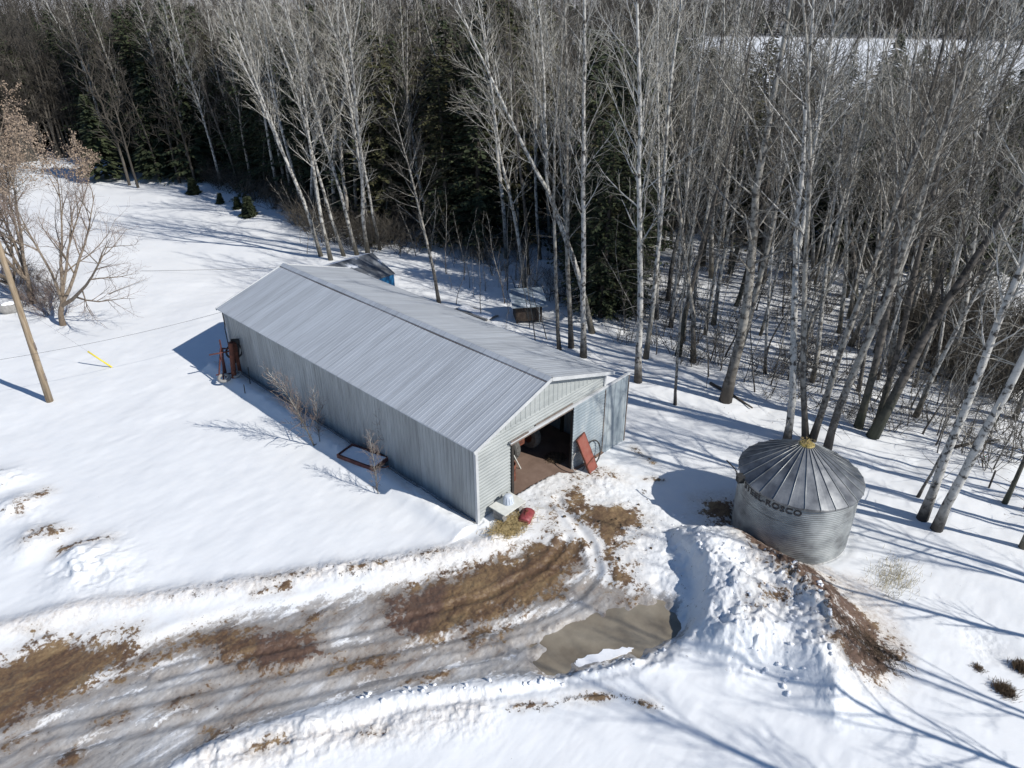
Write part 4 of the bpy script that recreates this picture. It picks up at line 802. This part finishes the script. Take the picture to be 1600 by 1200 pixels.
for s in range(4):                                             # thin understorey trees
    T, C = bare_tree(200+s, H=9, r0=.055, fb=.2, nl=16, Lmax=1.9, ang=(30, 60), dens=.8, wob=.07, low=3, twr=.006); reg('s%d' % s, T, C, M['bark_g'], M['twigd'])
for s in range(3):                                             # saplings by the wall
    T, C = bare_tree(230+s, H=3.2, r0=.024, fb=.15, nl=44, Lmax=1.1, ang=(20, 52), dens=2.4, wob=.05, low=3, twr=.0045); reg('t%d' % s, T, C, M['bark_p'], M['twigr'])
for s in range(3): T, C = conifer(300+s, H=15, R=2.9+.3*s); reg('c%d' % s, T, C, M['conbark'], M['needle']); TREES['c%d' % s][1].materials[0] = M['needle']; remat('c%d' % s, 'k%d' % s, M['conbark'], M['conbark']); TREES['k%d' % s][1].materials[0] = M['cedar']; TREES['c%d' % s][1].materials[1] = M['conbark']
T, C = conifer(310, H=2.0, R=.7, dens=1.6); reg('c9', T, C, M['conbark'], M['conbark']); TREES['c9'][1].materials[0] = M['needle']
T, C, Lf = spreading_tree(401, 12.5, .27, .22); reg('o0', T, C, M['bark_b'], M['twigr'], Lf)
T, C, Lf = spreading_tree(402, 13.5, .30, .42); reg('o1', T, C, M['bark_b'], M['twigr'], Lf)
T, C, Lf = spreading_tree(403, 11, .2, .0); reg('o2', T, C, M['bark_b'], M['twigd'], None)
HT = {'p0': 21, 'p1': 21, 'p2': 23, 'p3': 19, 'p4': 22, 'p5': 20, 'p6': 22}
def base_h(key): return {'s': 9, 't': 3.2, 'c': 15, 'k': 15, 'o': 12.5}.get(key[0], HT.get('p'+key[1], 21)) if key != 'c9' else 2.0
def put(key, loc, label, cat, name, H=None, lean=None, rot=None, thick=1.0, group=None, rng=random.Random(77)):
    t, c, e = TREES[key]; s = (H/base_h(key)) if H else 1.0
    o = bpy.data.objects.new(name, None); COL.objects.link(o); o.location = loc; o.rotation_mode = 'QUATERNION'; o.empty_display_size = .3
    q = Quaternion((0, 0, 1), rot if rot is not None else rng.uniform(0, 6.28))
    if lean is not None: q = Vector((0, 0, 1)).rotation_difference(Vector(lean).normalized()) @ q
    o.rotation_quaternion = q; o.scale = (s*thick, s*thick, s); tag(o, label, cat, group)
    for nm, me in (('trunk', t), ('crown', c), ('leaves', e)):
        if me is not None: k = bpy.data.objects.new(nm, me); COL.objects.link(k); k.parent = o
    return o
occupied = []
def put_px(key, base, thru, label, name='aspen_tree', cat='aspen', **kw):
    b = GT(*base); lean = None
    if thru: lean = at_depth(thru[0], thru[1], b)-b
    occupied.append((b.x, b.y)); return put(key, b, label, cat, name, lean=lean, **kw)
# trees one can single out, left to right along the wood edge
E_ = [
 ('p0', (300,282), (281,160), 'pale aspen third from the left end of the wood edge', 22),
 ('p2', (347,290), (318,165), 'pale aspen just right of the first small evergreen', 22),
 ('p3', (379,282), (340,130), 'slim pale aspen behind the two small round evergreens', 20),
 ('p4', (439,312), (405,187), 'thick pale aspen with twin tops above the last small evergreen', 24),
 ('p0', (449,308), (420,185), 'pale aspen pressed close to the twin topped one', 23),
 ('p1', (502,400), (457,187), 'forked pale aspen at the far left corner of the barn roof', 22),
 ('p3', (517,406), (480,210), 'dark footed aspen beside the blue shed', 20),
 ('p5', (538,400), (499,225), 'straight slim aspen behind the left end of the blue shed', 23),
 ('p2', (558,398), (521,240), 'slim aspen leaning left behind the middle of the blue shed', 23),
 ('p6', (575,397), (547,210), 'tall branchy aspen behind the ridge of the blue shed', 24),
 ('p5', (594,390), (574,200), 'slender aspen behind the right end of the blue shed', 22),
 ('p4', (617,283), (589,94), 'wide forked aspen deep behind the blue shed', 25),
 ('p6', (668,362), (645,247), 'many branched aspen between the shed and the dark conifers', 20),
 ('g3', (686,474), (677,425), 'grey tree standing alone behind the barn ridge', 15),
 ('p0', (820,455), (785,250), 'white stemmed aspen leaning left behind the coop', 20),
 ('g5', (874,546), (869,480), 'thin grey tree just right of the coop', 17),
 ('g2', (892,543), (886,430), 'slim grey aspen between the coop and the barn eave', 20),
 ('w2', (911,558), (903,300), 'tall white birch rising over the right barn eave', 23),
 ('p1', (925,520), (872,240), 'forked white aspen in front of the dark conifers', 22),
 ('w0', (997,597), (1000,300), 'straight white birch right of the barn gable', 22),
 ('p5', (1008,560), (1020,250), 'slim aspen close behind the straight white birch', 22),
 ('g5', (1055,632), (1058,520), 'short slim tree right of the sliding door', 13),
 ('d3', (1060,556), (1098,400), 'dark tree leaning right behind the sliding door', 17),
 ('g6', (1084,566), (1105,380), 'grey tree just right of the dark leaning one', 18),
 ('g0', (1133,627), (1165,430), 'thick grey tree midway between barn and grain bin', 21),
 ('g3', (1138,600), (1170,470), 'grey tree tucked behind the thick one near the barn', 17),
 ('w4', (1229,690), (1271,400), 'forked white tree directly behind the left of the grain bin', 20),
 ('g5', (1260,688), (1284,400), 'slim grey tree behind the bin cap', 20),
 ('g2', (1268,689), (1308,560), 'thin grey tree leaning right over the bin cap', 19),
 ('g4', (1293,701), (1330,565), 'mossy grey tree behind the right of the grain bin', 20),
 ('d0', (1340,668), (1384,456), 'dark trunk second to the right of the grain bin', 20),
 ('d6', (1361,682), (1425,494), 'dark mossy trunk leaning right beyond the grain bin', 20),
 ('d2', (1369,674), (1440,440), 'dark trunk crossing behind the mossy leaning one', 19),
 ('w2', (1440,811), (1578,400), 'thick scarred birch left of the pair at the right edge', 20),
 ('w5', (1463,826), (1600,482), 'scarred birch right of the pair at the right edge', 19),
 ('g5', (1434,776), (1470,690), 'thin stem growing against the thick scarred birch', 9),
 ('d5', (1569,786), (1590,730), 'short stout tree at the right edge by the old fence', 14),
 ('d0', (1549,664), (1600,560), 'dark tree behind the birch pair near the right edge', 19),
 ('d3', (1420,560), (1470,400), 'dark tree in the middle of the right hand wood', 19),
 ('w1', (1380,470), (1408,330), 'white aspen in the far middle of the right hand wood', 21),
]
TH = {'w2': 1.15, 'w5': 1.4, 'g0': 1.55, 'd6': 1.5, 'g5': 1.1}
for key, b, t, lab, H in E_:
    bird = 'birch' in lab
    put_px(key, b, t, lab, 'birch_tree' if bird else 'aspen_tree', 'birch' if bird else 'tree', H=H+(4 if b[0] > 850 and H > 14 else 1), thick=TH.get(key, 1.1) if b[0] > 1100 else 1.0)
# left clump
b = GT(98, 508); put('o0', b, 'spreading brown tree standing alone by the pole, forked low', 'tree', 'maple_tree', H=12.4, lean=(-.03, .03, 1), rot=1.0, thick=.88)
b = GT(52, 474); put('o1', b, 'thick old tree with brown leaves left in its top', 'tree', 'oak_tree', H=12.8, lean=(-.14, .14, 1), rot=2.2, thick=.85)
b = GT(30, 468); put('o2', b, 'thick grey trunk leaning left behind the utility pole', 'tree', 'oak_tree', H=12, lean=(-.28, .26, 1), rot=.4)
b = GT(-20, 470); put('o1', b, 'brown leaved tree at the left edge of the picture', 'tree', 'oak_tree', H=12.5, rot=4.0, thick=.9)
b = GT(-10, 400); put('o2', b, 'bare spreading tree far left beyond the brown leaved ones', 'tree', 'maple_tree', H=13, rot=3.1)
# saplings by the long wall
for key, p, H, lean, lab in (('t0', (492,695), 4.5, (-.05, .05, 1), 'twiggy pinkish sapling against the middle of the long wall'), ('t1', (590,772), 2.9, (-.12, .1, 1), 'thin pale sapling in front of the rusty frame'),
    ('t2', (612,722), 3.3, (-.03, .0, 1), 'sapling between the rusty frame and the long wall'), ('t1', (472,668), 1.9, (.1, .1, 1), 'low twiggy bush left of the pinkish sapling'), ('t0', (628,728), 1.6, (.2, -.1, 1), 'low bush at the wall right of the rusty frame'), ('t2', (500,690), 2.6, (.1, 0, 1), 'thin sapling close to the pinkish one')):
    put(key, GT(*p), lab, 'sapling', 'sapling', H=H*1.12, lean=lean, thick=1.0)
# small evergreens on the edge of the clearing
for p, H, lab in (((303,303), 2.6, 'leftmost small round evergreen on the clearing edge'), ((345,318), 1.6, 'lowest small evergreen second along the clearing edge'), ((372,326), 1.8, 'small evergreen third along the clearing edge'), ((390,338), 2.9, 'tallest dark small evergreen nearest the aspens')):
    put('c9', GT(*p), lab, 'evergreen', 'young_spruce', H=H*.72, thick=.95)

# the wood: random trees inside the stands seen in the photo
frng = random.Random(5)
def scatter(poly_px, n, mind, fn, seed, ext=None):
    rng = random.Random(seed); P = np.array([G(*p)[:2] for p in poly_px]) if ext is None else np.array(ext); lo = P.min(0); hi = P.max(0); k = 0; tries = 0; pts = []
    while k < n and tries < n*60:
        tries += 1; x = rng.uniform(lo[0], hi[0]); y = rng.uniform(lo[1], hi[1])
        if sdpoly(np.array([x]), np.array([y]), P)[0] > 0: continue
        if any((x-a)**2+(y-b)**2 < mind**2 for a, b in occupied): continue
        occupied.append((x, y)); pts.append((x, y)); k += 1
    if pts:
        zz, _ = terrain(np.array([p[0] for p in pts]), np.array([p[1] for p in pts]))
        for (x, y), z in zip(pts, zz): fn(rng, Vector((x, y, float(z)-.05)))
TONE = {'p': 'pale', 'g': 'grey', 'd': 'dark', 'r': 'reddish', 'w': 'white', 'c': 'dark green', 'k': 'olive', 's': 'thin'}
def f_aspen(label, keys, hr=(17, 23), group=None, name='aspen_tree', thick=(0.85, 1.15), lean=.05):
    base = label
    def f(rng, p):
        key = rng.choice(keys); H_ = rng.uniform(*hr); ln = (rng.gauss(0, lean), rng.gauss(0, lean), 1); sd = ln[0]*RT[0]+ln[1]*RT[1]
        size = 'tall' if H_ > hr[0]+.67*(hr[1]-hr[0]) else ('short' if H_ < hr[0]+.33*(hr[1]-hr[0]) else 'mid-height')
        b_ = base
        for w_ in ('dark green ', 'dark ', 'pale ', 'grey ', 'olive green ', 'olive ', 'thin ', 'bare '):
            if b_.startswith(w_): b_ = b_[len(w_):]
        label = size+' '+TONE[key[0]]+' '+b_+(', leaning left' if sd < -.045 else (', leaning right' if sd > .045 else ''))
        put(key, p, label, 'conifer' if name == 'conifer_tree' else ('young tree' if name == 'young_tree' else 'tree'), name, H=H_, lean=ln, rot=rng.uniform(0, 6.28), thick=rng.uniform(*thick), group=group)
    return f
PK = ['p%d' % i for i in range(7)]; GK = ['g%d' % i for i in range(7)]; DK = ['d%d' % i for i in range(7)]; RK = ['r%d' % i for i in range(7)]
SK = ['s%d' % i for i in range(4)]; CK = ['c0', 'c1', 'c2']; KK = ['k0', 'k1', 'k2']
# conifers first: a solid dark wall behind the left edge, and the group behind the coop
scatter([(132,240),(200,254),(300,276),(430,304),(500,345),(620,368),(650,330),(640,280),(520,268),(400,250),(300,232),(200,215),(120,205)], 80, 1.7, f_aspen('dark conifer in the dense stand at the back of the clearing', CK+['k1'], (14, 21), 'dark conifers behind the clearing', 'conifer_tree', (.85, 1.15), .02), 1)
scatter([(620,345),(700,385),(800,395),(850,360),(860,270),(800,240),(640,240)], 44, 1.9, f_aspen('olive green conifer behind the barn and left of the coop', KK+['c1', 'c0'], (15, 22), 'olive conifers behind the barn', 'conifer_tree', (.85, 1.2), .02), 2)
scatter([(885,395),(905,500),(940,522),(985,540),(1000,500),(985,400),(1080,360),(1100,280),(900,270)], 42, 1.8, f_aspen('dark conifer among the birches right of the coop', CK+['k0'], (12, 19), 'dark conifers right of the coop', 'conifer_tree', (.8, 1.15), .02), 3)
scatter([(1120,380),(1250,400),(1300,430),(1420,430),(1600,440),(1650,330),(1400,300),(1120,270)], 58, 2.3, f_aspen('dark conifer standing deep in the right hand wood', CK+KK, (10, 17), 'conifers deep in the right wood', 'conifer_tree', (.8, 1.2), .03), 4)
# bare trees
scatter([(150,250),(250,268),(430,312),(470,330),(470,280),(330,245),(180,225)], 26, 1.6, f_aspen('grey aspen in the dense stand at the left end of the wood', PK+GK+DK, (21, 27), 'aspens at the left end of the wood'), 11)
scatter([(470,340),(560,380),(700,375),(700,300),(560,285),(470,290)], 24, 1.7, f_aspen('pale aspen in the stand beyond the blue shed', PK+GK+DK, (21, 27), 'aspens beyond the blue shed'), 12)
scatter([(200,215),(700,280),(900,260),(900,190),(600,170),(200,160)], 34, 2.4, f_aspen('grey treetop rising out of the far left wood', RK+DK+GK, (18, 24), 'far aspens of the left wood'), 13)
scatter([(700,390),(820,430),(990,520),(1000,380),(900,300),(700,300)], 24, 1.7, f_aspen('pale slim aspen among the conifers behind the coop', PK+PK+GK+DK, (20, 26), 'aspens behind the coop', thick=(.7, 1.05)), 14)
scatter([(1010,540),(1120,560),(1240,600),(1300,610),(1300,420),(1010,330)], 28, 1.8, f_aspen('grey tree in the wood between the barn gable and the bin', GK+PK+PK+DK, (15, 25), 'trees between barn gable and bin', thick=(.75, 1.25), lean=.07), 15)
scatter([(1300,600),(1400,640),(1600,700),(1700,620),(1650,430),(1300,380)], 42, 1.7, f_aspen('dark bare trunk in the right hand wood beyond the bin', DK+DK+GK+PK, (14, 23), 'dark trunks of the right wood', thick=(.8, 1.35), lean=.10), 16)
scatter([(950,300),(1100,330),(1650,400),(1700,260),(1300,215),(950,215)], 26, 2.6, f_aspen('bare tree far back in the right hand wood', GK+RK+DK, (11, 15), 'far trees of the right wood', lean=.07), 17)
scatter([(1000,560),(1120,590),(1240,640),(1420,640),(1640,700),(1640,420),(1200,400),(1000,420)], 24, 1.3, f_aspen('straight slender trunk in the right hand wood', ['p5', 'p2', 'w2', 'p0', 'w5'], (20, 26), 'slender pale trunks of the right wood', thick=(.55, .85), lean=.045), 18)
# young trees and thin stems
scatter([(640,395),(700,470),(800,520),(870,550),(840,440),(700,400)], 34, .8, f_aspen('thin young stem in the snow behind the barn', SK, (3, 7.5), 'thin stems behind the barn', 'young_tree', (.7, 1.2), .06), 21)
scatter([(960,560),(1060,600),(1250,660),(1350,690),(1560,760),(1650,640),(1300,500),(980,440)], 84, .8, f_aspen('thin young stem on the floor of the right hand wood', SK, (3, 9), 'thin stems of the right wood', 'young_tree', (.7, 1.2), .12), 22)
scatter([(420,345),(480,400),(620,395),(640,370),(470,320)], 18, .9, f_aspen('thin bush stem at the foot of the aspens behind the barn', SK, (2.5, 6), 'bush stems at the aspen feet', 'young_tree', (.9, 1.4), .12), 23)
# trees just outside the picture on the right whose shadows reach into it
for i, (x, y, k, H) in enumerate(((15.5,-17.5,'p3',19), (19.5,-21,'p4',20), (12.0,-24.5,'p6',21), (5.2,-27.5,'p3',19), (22,-26,'p0',20), (16.5,-29,'p1',21), (26,-20,'p3',18), (9,-31,'p4',20), (1.5,-29,'p4',21), (17.5,-18.6,'d0',20), (20.8,-18.4,'d5',19), (23.8,-17.8,'d2',21), (14.6,-22.3,'d3',18), (25.5,-22.5,'d6',20), (28.5,-18,'d1',20), (18.6,-24.5,'d5',22), (13.8,-20.3,'p5',18))):
    put(k, Vector((x, y, TZ(x, y)-.05)), 'bare aspen of the row that shades the snow at the lower right', 'tree', 'aspen_tree', H=H, thick=.8, group='aspens off the lower right')

# ------------------------------------------------------------------ far wood and undergrowth (uncountable)
def arr(mb):
    V = np.array(mb.v, np.float32); F4 = [f if len(f) == 4 else f+(f[-1],) for f in mb.f if len(f) in (3, 4)]; return V, np.array(F4, np.int32)
def merge(name, protos, places, mats, label, cat):
    Vs, Fs, off = [], [], 0
    for (pi, x, y, z, s, a, st) in places:
        V, F = protos[pi]; c, sn = math.cos(a), math.sin(a); W_ = np.empty_like(V); W_[:, 0] = (V[:, 0]*c-V[:, 1]*sn)*s*st+x; W_[:, 1] = (V[:, 0]*sn+V[:, 1]*c)*s*st+y; W_[:, 2] = V[:, 2]*s+z
        Vs.append(W_); Fs.append(F+off); off += len(V)
    me = fast_mesh(name, np.concatenate(Vs), np.concatenate(Fs), 4, mats); o = bpy.data.objects.new(name, me); COL.objects.link(o); return tag(o, label, cat, kind='stuff')
def simple_tree(seed, H=15):
    rng = random.Random(seed); mb = MB(); pts = polyline(rng, Vector((0, 0, -.3)), Vector((0, 0, 1)), H, 6, .04, .03); mb.tube(pts, [.17, .14, .12, .1, .07, .05, .02], 4, cap=False)
    for i in range(22):
        t = .25+.74*i/22; q, ax = on(pts, t); L = 3.2*(1.15-.8*t); bp = polyline(rng, q, branch_dir(rng, ax, .8, i*2.4), L, 3, .1, .1); mb.tube(bp, [.05, .035, .025, .012], 3, cap=False)
        for k in range(7): q2, a2 = on(bp, rng.uniform(.2, .95)); e = q2+branch_dir(rng, a2, .8, rng.uniform(0, 6.28))*L*.4; mb.tube([q2, e], [.022, .01], 3, cap=False)
    return arr(mb)
def simple_conifer(seed, H=12):
    rng = random.Random(seed); mb = MB()
    for i in range(420):
        z = H*(.05+.95*rng.random()**1.2); f = 1-z/H; r = (2.2*f**.8+.1)*rng.uniform(.4, 1); a = rng.uniform(0, 6.28); q = Vector((r*math.cos(a), r*math.sin(a), z)); d = Vector((math.cos(a), math.sin(a), -.5))*.45; w = Vector((-math.sin(a), math.cos(a), rng.uniform(-.4, .4)))*.28
        mb.poly([q-d, q-w, q+d, q+w])
    return arr(mb)
bt = [simple_tree(i) for i in (1, 2, 3)]; ct = [simple_conifer(i) for i in (1, 2)]
def polar(x_px, dist, side_=0): d = ray(x_px, 300); d = d/np.hypot(d[0], d[1]); return CAM[0]+d[0]*dist, CAM[1]+d[1]*dist
rng = random.Random(9); pl, pc = [], []
FIELD = [(130, 175)]
def in_field(xp, dist): return (xp > 1050+ (170-min(dist,170))*1.5) and dist > 138 + 18*math.sin(xp*.02) and dist < 430 - (xp < 1200)*120
for i in range(3300):
    xp = rng.uniform(-300, 1900); dist = rng.choice([rng.uniform(95, 150), rng.uniform(100, 200), rng.uniform(150, 300), rng.uniform(436, 470), rng.uniform(440, 560), rng.uniform(480, 700)])
    if xp < 200: dist = max(dist, 125)
    if in_field(xp, dist): continue
    if xp > 1050 and dist < 165 and rng.random() < .93: continue
    x, y = polar(xp, dist); k_ = 1.3 if dist > 400 else 1.0; pl.append((rng.randrange(3), x, y, float(base_z(x, y)), rng.uniform(.9, 1.3)*(k_ if xp < 1050 or dist > 300 else .72), rng.uniform(0, 6.28), 1.1*k_))
for i in range(1100):
    xp = rng.uniform(-300, 1900); dist = rng.choice([rng.uniform(98, 160), rng.uniform(110, 260), rng.uniform(445, 520)]); lim = 128 if xp < 160 else 100
    if dist < lim or in_field(xp, dist) or (xp > 1040 and dist < 300 and rng.random() < .9): continue
    x, y = polar(xp, dist); pc.append((rng.randrange(2), x, y, float(base_z(x, y)), rng.uniform(.7, 1.25), rng.uniform(0, 6.28), 1.5))
merge('far_wood', bt, pl, M['fartwig'], 'bare grey wood closing the view beyond the field', 'wood')
merge('far_conifers', ct, pc, M['needle'], 'dark conifer wood far behind the bare trees', 'wood')
def shrub(seed, H=1.8):
    rng = random.Random(seed); mb = MB()
    for i in range(9):
        a = rng.uniform(0, 6.28); d = Vector((math.cos(a)*.5, math.sin(a)*.5, 1)); pts = polyline(rng, Vector((rng.gauss(0, .12), rng.gauss(0, .12), -.1)), d, H*rng.uniform(.6, 1), 4, .14, .03); mb.tube(pts, [.014, .011, .009, .007, .004], 3, cap=False)
        for k in range(7): q, ax = on(pts, rng.uniform(.25, .98)); e = polyline(rng, q, branch_dir(rng, ax, .7, rng.uniform(0, 6.28)), H*.3, 2, .15, .03); mb.tube(e, [.007, .005, .003], 3, cap=False)
    return arr(mb)
shp = [shrub(i) for i in range(5)]
def shrubs(name, poly_px, n, hs, mt, label, seed):
    rng = random.Random(seed); P = GL(poly_px); lo, hi = P.min(0), P.max(0); pts = []
    while len(pts) < n:
        x, y = rng.uniform(lo[0], hi[0]), rng.uniform(lo[1], hi[1])
        if sdpoly(np.array([x]), np.array([y]), P)[0] < 0: pts.append((x, y))
    z, _ = terrain(np.array([p[0] for p in pts]), np.array([p[1] for p in pts]))
    return merge(name, shp, [(rng.randrange(5), x, y, float(zz), rng.uniform(*hs), rng.uniform(0, 6.28), 1.2) for (x, y), zz in zip(pts, z)], mt, label, 'undergrowth')
shrubs('undergrowth', [(140,240),(250,268),(420,322),(520,390),(640,400),(700,380),(600,330),(430,290),(250,245)], 420, (.8, 2.0), M['twigd'], 'tangle of brown brush along the foot of the left wood', 31)
shrubs('undergrowth', [(700,400),(800,450),(1000,560),(1250,640),(1420,700),(1600,760),(1700,600),(1400,420),(1000,330),(700,330)], 440, (.5, 1.6), M['twigd'], 'scattered brown brush on the floor of the right wood', 32)
shrubs('undergrowth', [(1440,570),(1600,640),(1650,560),(1500,470),(1380,500)], 130, (1.2, 2.4), M['twigd'], 'dense dark thicket at the right edge of the wood', 33)
shrubs('undergrowth', [(0,440),(40,480),(95,500),(110,470),(60,430),(-40,420)], 36, (.6, 1.2), M['twigr'], 'brown brush round the feet of the left trees', 34)

# ------------------------------------------------------------------ small things in the snow
c = GT(1395, 905); strand_patch('dry_grass', (c.x, c.y), (1.3, .8), 420, .3, M['drygrass'], 'pale dry grass poking through snow right of the grain bin', 'grass', 41, stand=True)
c = GT(1345, 1000); strand_patch('dead_weeds', (c.x, c.y), (1.1, 1.0), 380, .24, M['tuft'], 'matted dark weeds on the flank of the dirt heap', 'weeds', 42, .05, w=.007)
c = GT(1375, 1020); strand_patch('dead_weeds', (c.x, c.y), (.6, .8), 260, .24, M['tuft'], 'matted dark weeds at the lower tip of the dirt heap', 'weeds', 45, .05, w=.007)
def tuft(px, R, H, label, seed, n=900):
    p = GT(*px); rng = random.Random(seed); mb = MB()
    for i in range(n):
        a = rng.uniform(0, 6.28); q = Vector((rng.gauss(0, R*.33), rng.gauss(0, R*.33), -.05)); e = q+Vector((math.cos(a)*R*.28, math.sin(a)*R*.28, rng.uniform(.4, .9)*H)); mb.tube([q, (q+e)/2+Vector((0, 0, .12*H)), e], [.009, .007, .003], 3, cap=False)
    o = mb.obj('grass_tuft', M['tuft']); o.location = p; tag(o, label, 'grass tuft')
tuft((1569,1080), .42, .28, 'round brown grass tuft at the lower right, largest of the tufts', 51); tuft((1596,1045), .4, .32, 'brown grass tuft cut by the right edge of the picture', 52); tuft((1528,1045), .28, .16, 'small flat brown tuft left of the round one', 53, 220)
# old fence at the right edge
fc = thing('wire_fence', 'old low fence of grey posts at the right edge of the wood', 'fence', tuple(GT(1560, 770)))
mb = MB(); o0 = GT(1560, 770)
for k, (px, py) in enumerate(((1545, 762), (1572, 778), (1600, 795), (1640, 815))):
    q = GT(px, py)-o0; mbp = MB(); mbp.tube([q-Vector((0, 0, .2)), q+Vector((.02, 0, 1.0))], .045, 6); mbp.obj('post', M['conbark'], fc)
    if k:
        for h in (.4, .85): mb.tube([last+Vector((0, 0, h)), q+Vector((0, 0, h))], .01, 4, cap=False)
    last = q
mb.obj('rail', M['rail'], fc)
# snow-capped boulder behind the pole
bp = GT(18, 487); rk = thing('boulder', 'grey boulder capped with snow behind the utility pole', 'boulder', tuple(bp))
def lump(seed, rx_, ry_, rz_, zc, half=False):
    mb = MB(); rng = random.Random(seed); rows = []; ph = [rng.uniform(0, 6.28) for _ in range(6)]
    for i in range(9):
        t = (math.pi/2 if half else math.pi)*i/8; rows.append([])
        for j in range(16):
            a = 2*math.pi*j/16; k = 1+.12*math.sin(2*a+ph[0]+t)+.08*math.sin(5*a+ph[1]-2*t)+.06*math.sin(3*t+ph[2]); rows[-1].append((rx_*k*math.sin(t)*math.cos(a), ry_*k*math.sin(t)*math.sin(a), zc+rz_*k*math.cos(t)))
    mb.quad_grid(rows, closed=True); return mb
lump(1, .75, .6, .5, .25).obj('stone', M['cube'], rk, smooth=True); lump(1, .5, .4, .16, .62, True).obj('snow_cover', M['snow_s'], rk, smooth=True)
# fallen branch lying on the snow
fb_ = GT(178, 458); T, C = bare_tree(500, H=3.2, r0=.03, fb=.1, nl=12, Lmax=1.2, ang=(30, 60), dens=.7, low=0, twr=.006)
fo = thing('fallen_branch', 'fallen twiggy branch lying on the open snow right of the left trees', 'branch', (fb_.x, fb_.y, fb_.z+.12)); fo.rotation_euler = (math.radians(86), 0, math.radians(110)); T.obj('stem', M['bark_b'], fo); C.obj('twigs', [M['bark_b'], M['twigr']], fo)
def block(seed):
    rng = random.Random(seed); mb = MB(); mb.box((0, 0, .25), (1.5, 1.1, .8), Matrix.Rotation(rng.uniform(-.5, .5), 3, 'X') @ Matrix.Rotation(rng.uniform(-.5, .5), 3, 'Y')); mb.v = [tuple(c+rng.uniform(-.3, .3) for c in v) for v in mb.v]; return mb
for a_, b_, r_, lab in (((1110,600),(1175,640),.10,'fallen grey log lying right of the thick grey tree'), ((1385,560),(1500,600),.12,'fallen dark log across the floor of the right wood'), ((1490,700),(1560,690),.09,'fallen log beyond the pair of scarred birches'), ((690,520),(740,505),.08,'fallen pole in the snow behind the barn ridge')):
    a, b = GT(*a_), GT(*b_); mb = MB(); mb.tube([Vector((0, 0, .05)), (b-a)*.5+Vector((0, 0, .16)), (b-a)+Vector((0, 0, .12))], [r_, r_*.8, r_*.5], 8); o = mb.obj('fallen_log', M['bark_g'], smooth=True); o.location = a; tag(o, lab, 'log')
# clods of earth and snow along the drive
rng = random.Random(61)
def clods(name, poly_px, n, sz, mt, label, cat, seed):
    rng = random.Random(seed); P = GL(poly_px); lo, hi = P.min(0), P.max(0); pts = []
    protos = [arr(block(70+i)) for i in range(8)]
    while len(pts) < n:
        x, y = rng.uniform(lo[0], hi[0]), rng.uniform(lo[1], hi[1])
        if sdpoly(np.array([x]), np.array([y]), P)[0] < 0: pts.append((x, y))
    z, _ = terrain(np.array([p[0] for p in pts]), np.array([p[1] for p in pts]))
    merge(name, protos, [(rng.randrange(8), x, y, float(zz)-.01, sz*rng.uniform(.35, 1.5)**2.2, rng.uniform(0, 6.28), 1) for (x, y), zz in zip(pts, z)], mt, label, cat)
clods('snow_chunks', [(1060,790),(1110,850),(1130,880),(1230,890),(1290,940),(1300,1080),(1240,1090),(1120,1010),(1100,900),(1040,830)], 150, .05, M['snow_s'], 'loose chunks of snow strewn over the ploughed heap', 'snow chunks', 62)
clods('snow_chunks', [(560,1085),(700,1066),(880,1050),(1040,1010),(1050,1025),(880,1070),(700,1090),(570,1110)], 70, .045, M['snow_s'], 'loose chunks of snow along the south edge of the driveway', 'snow chunks', 63)
clods('earth_clods', [(760,830),(800,790),(900,740),(960,730),(1020,780),(1040,850),(980,900),(900,830)], 90, .035, M['tuft'], 'small dark clods of earth trampled into the snow by the door', 'clods', 64)
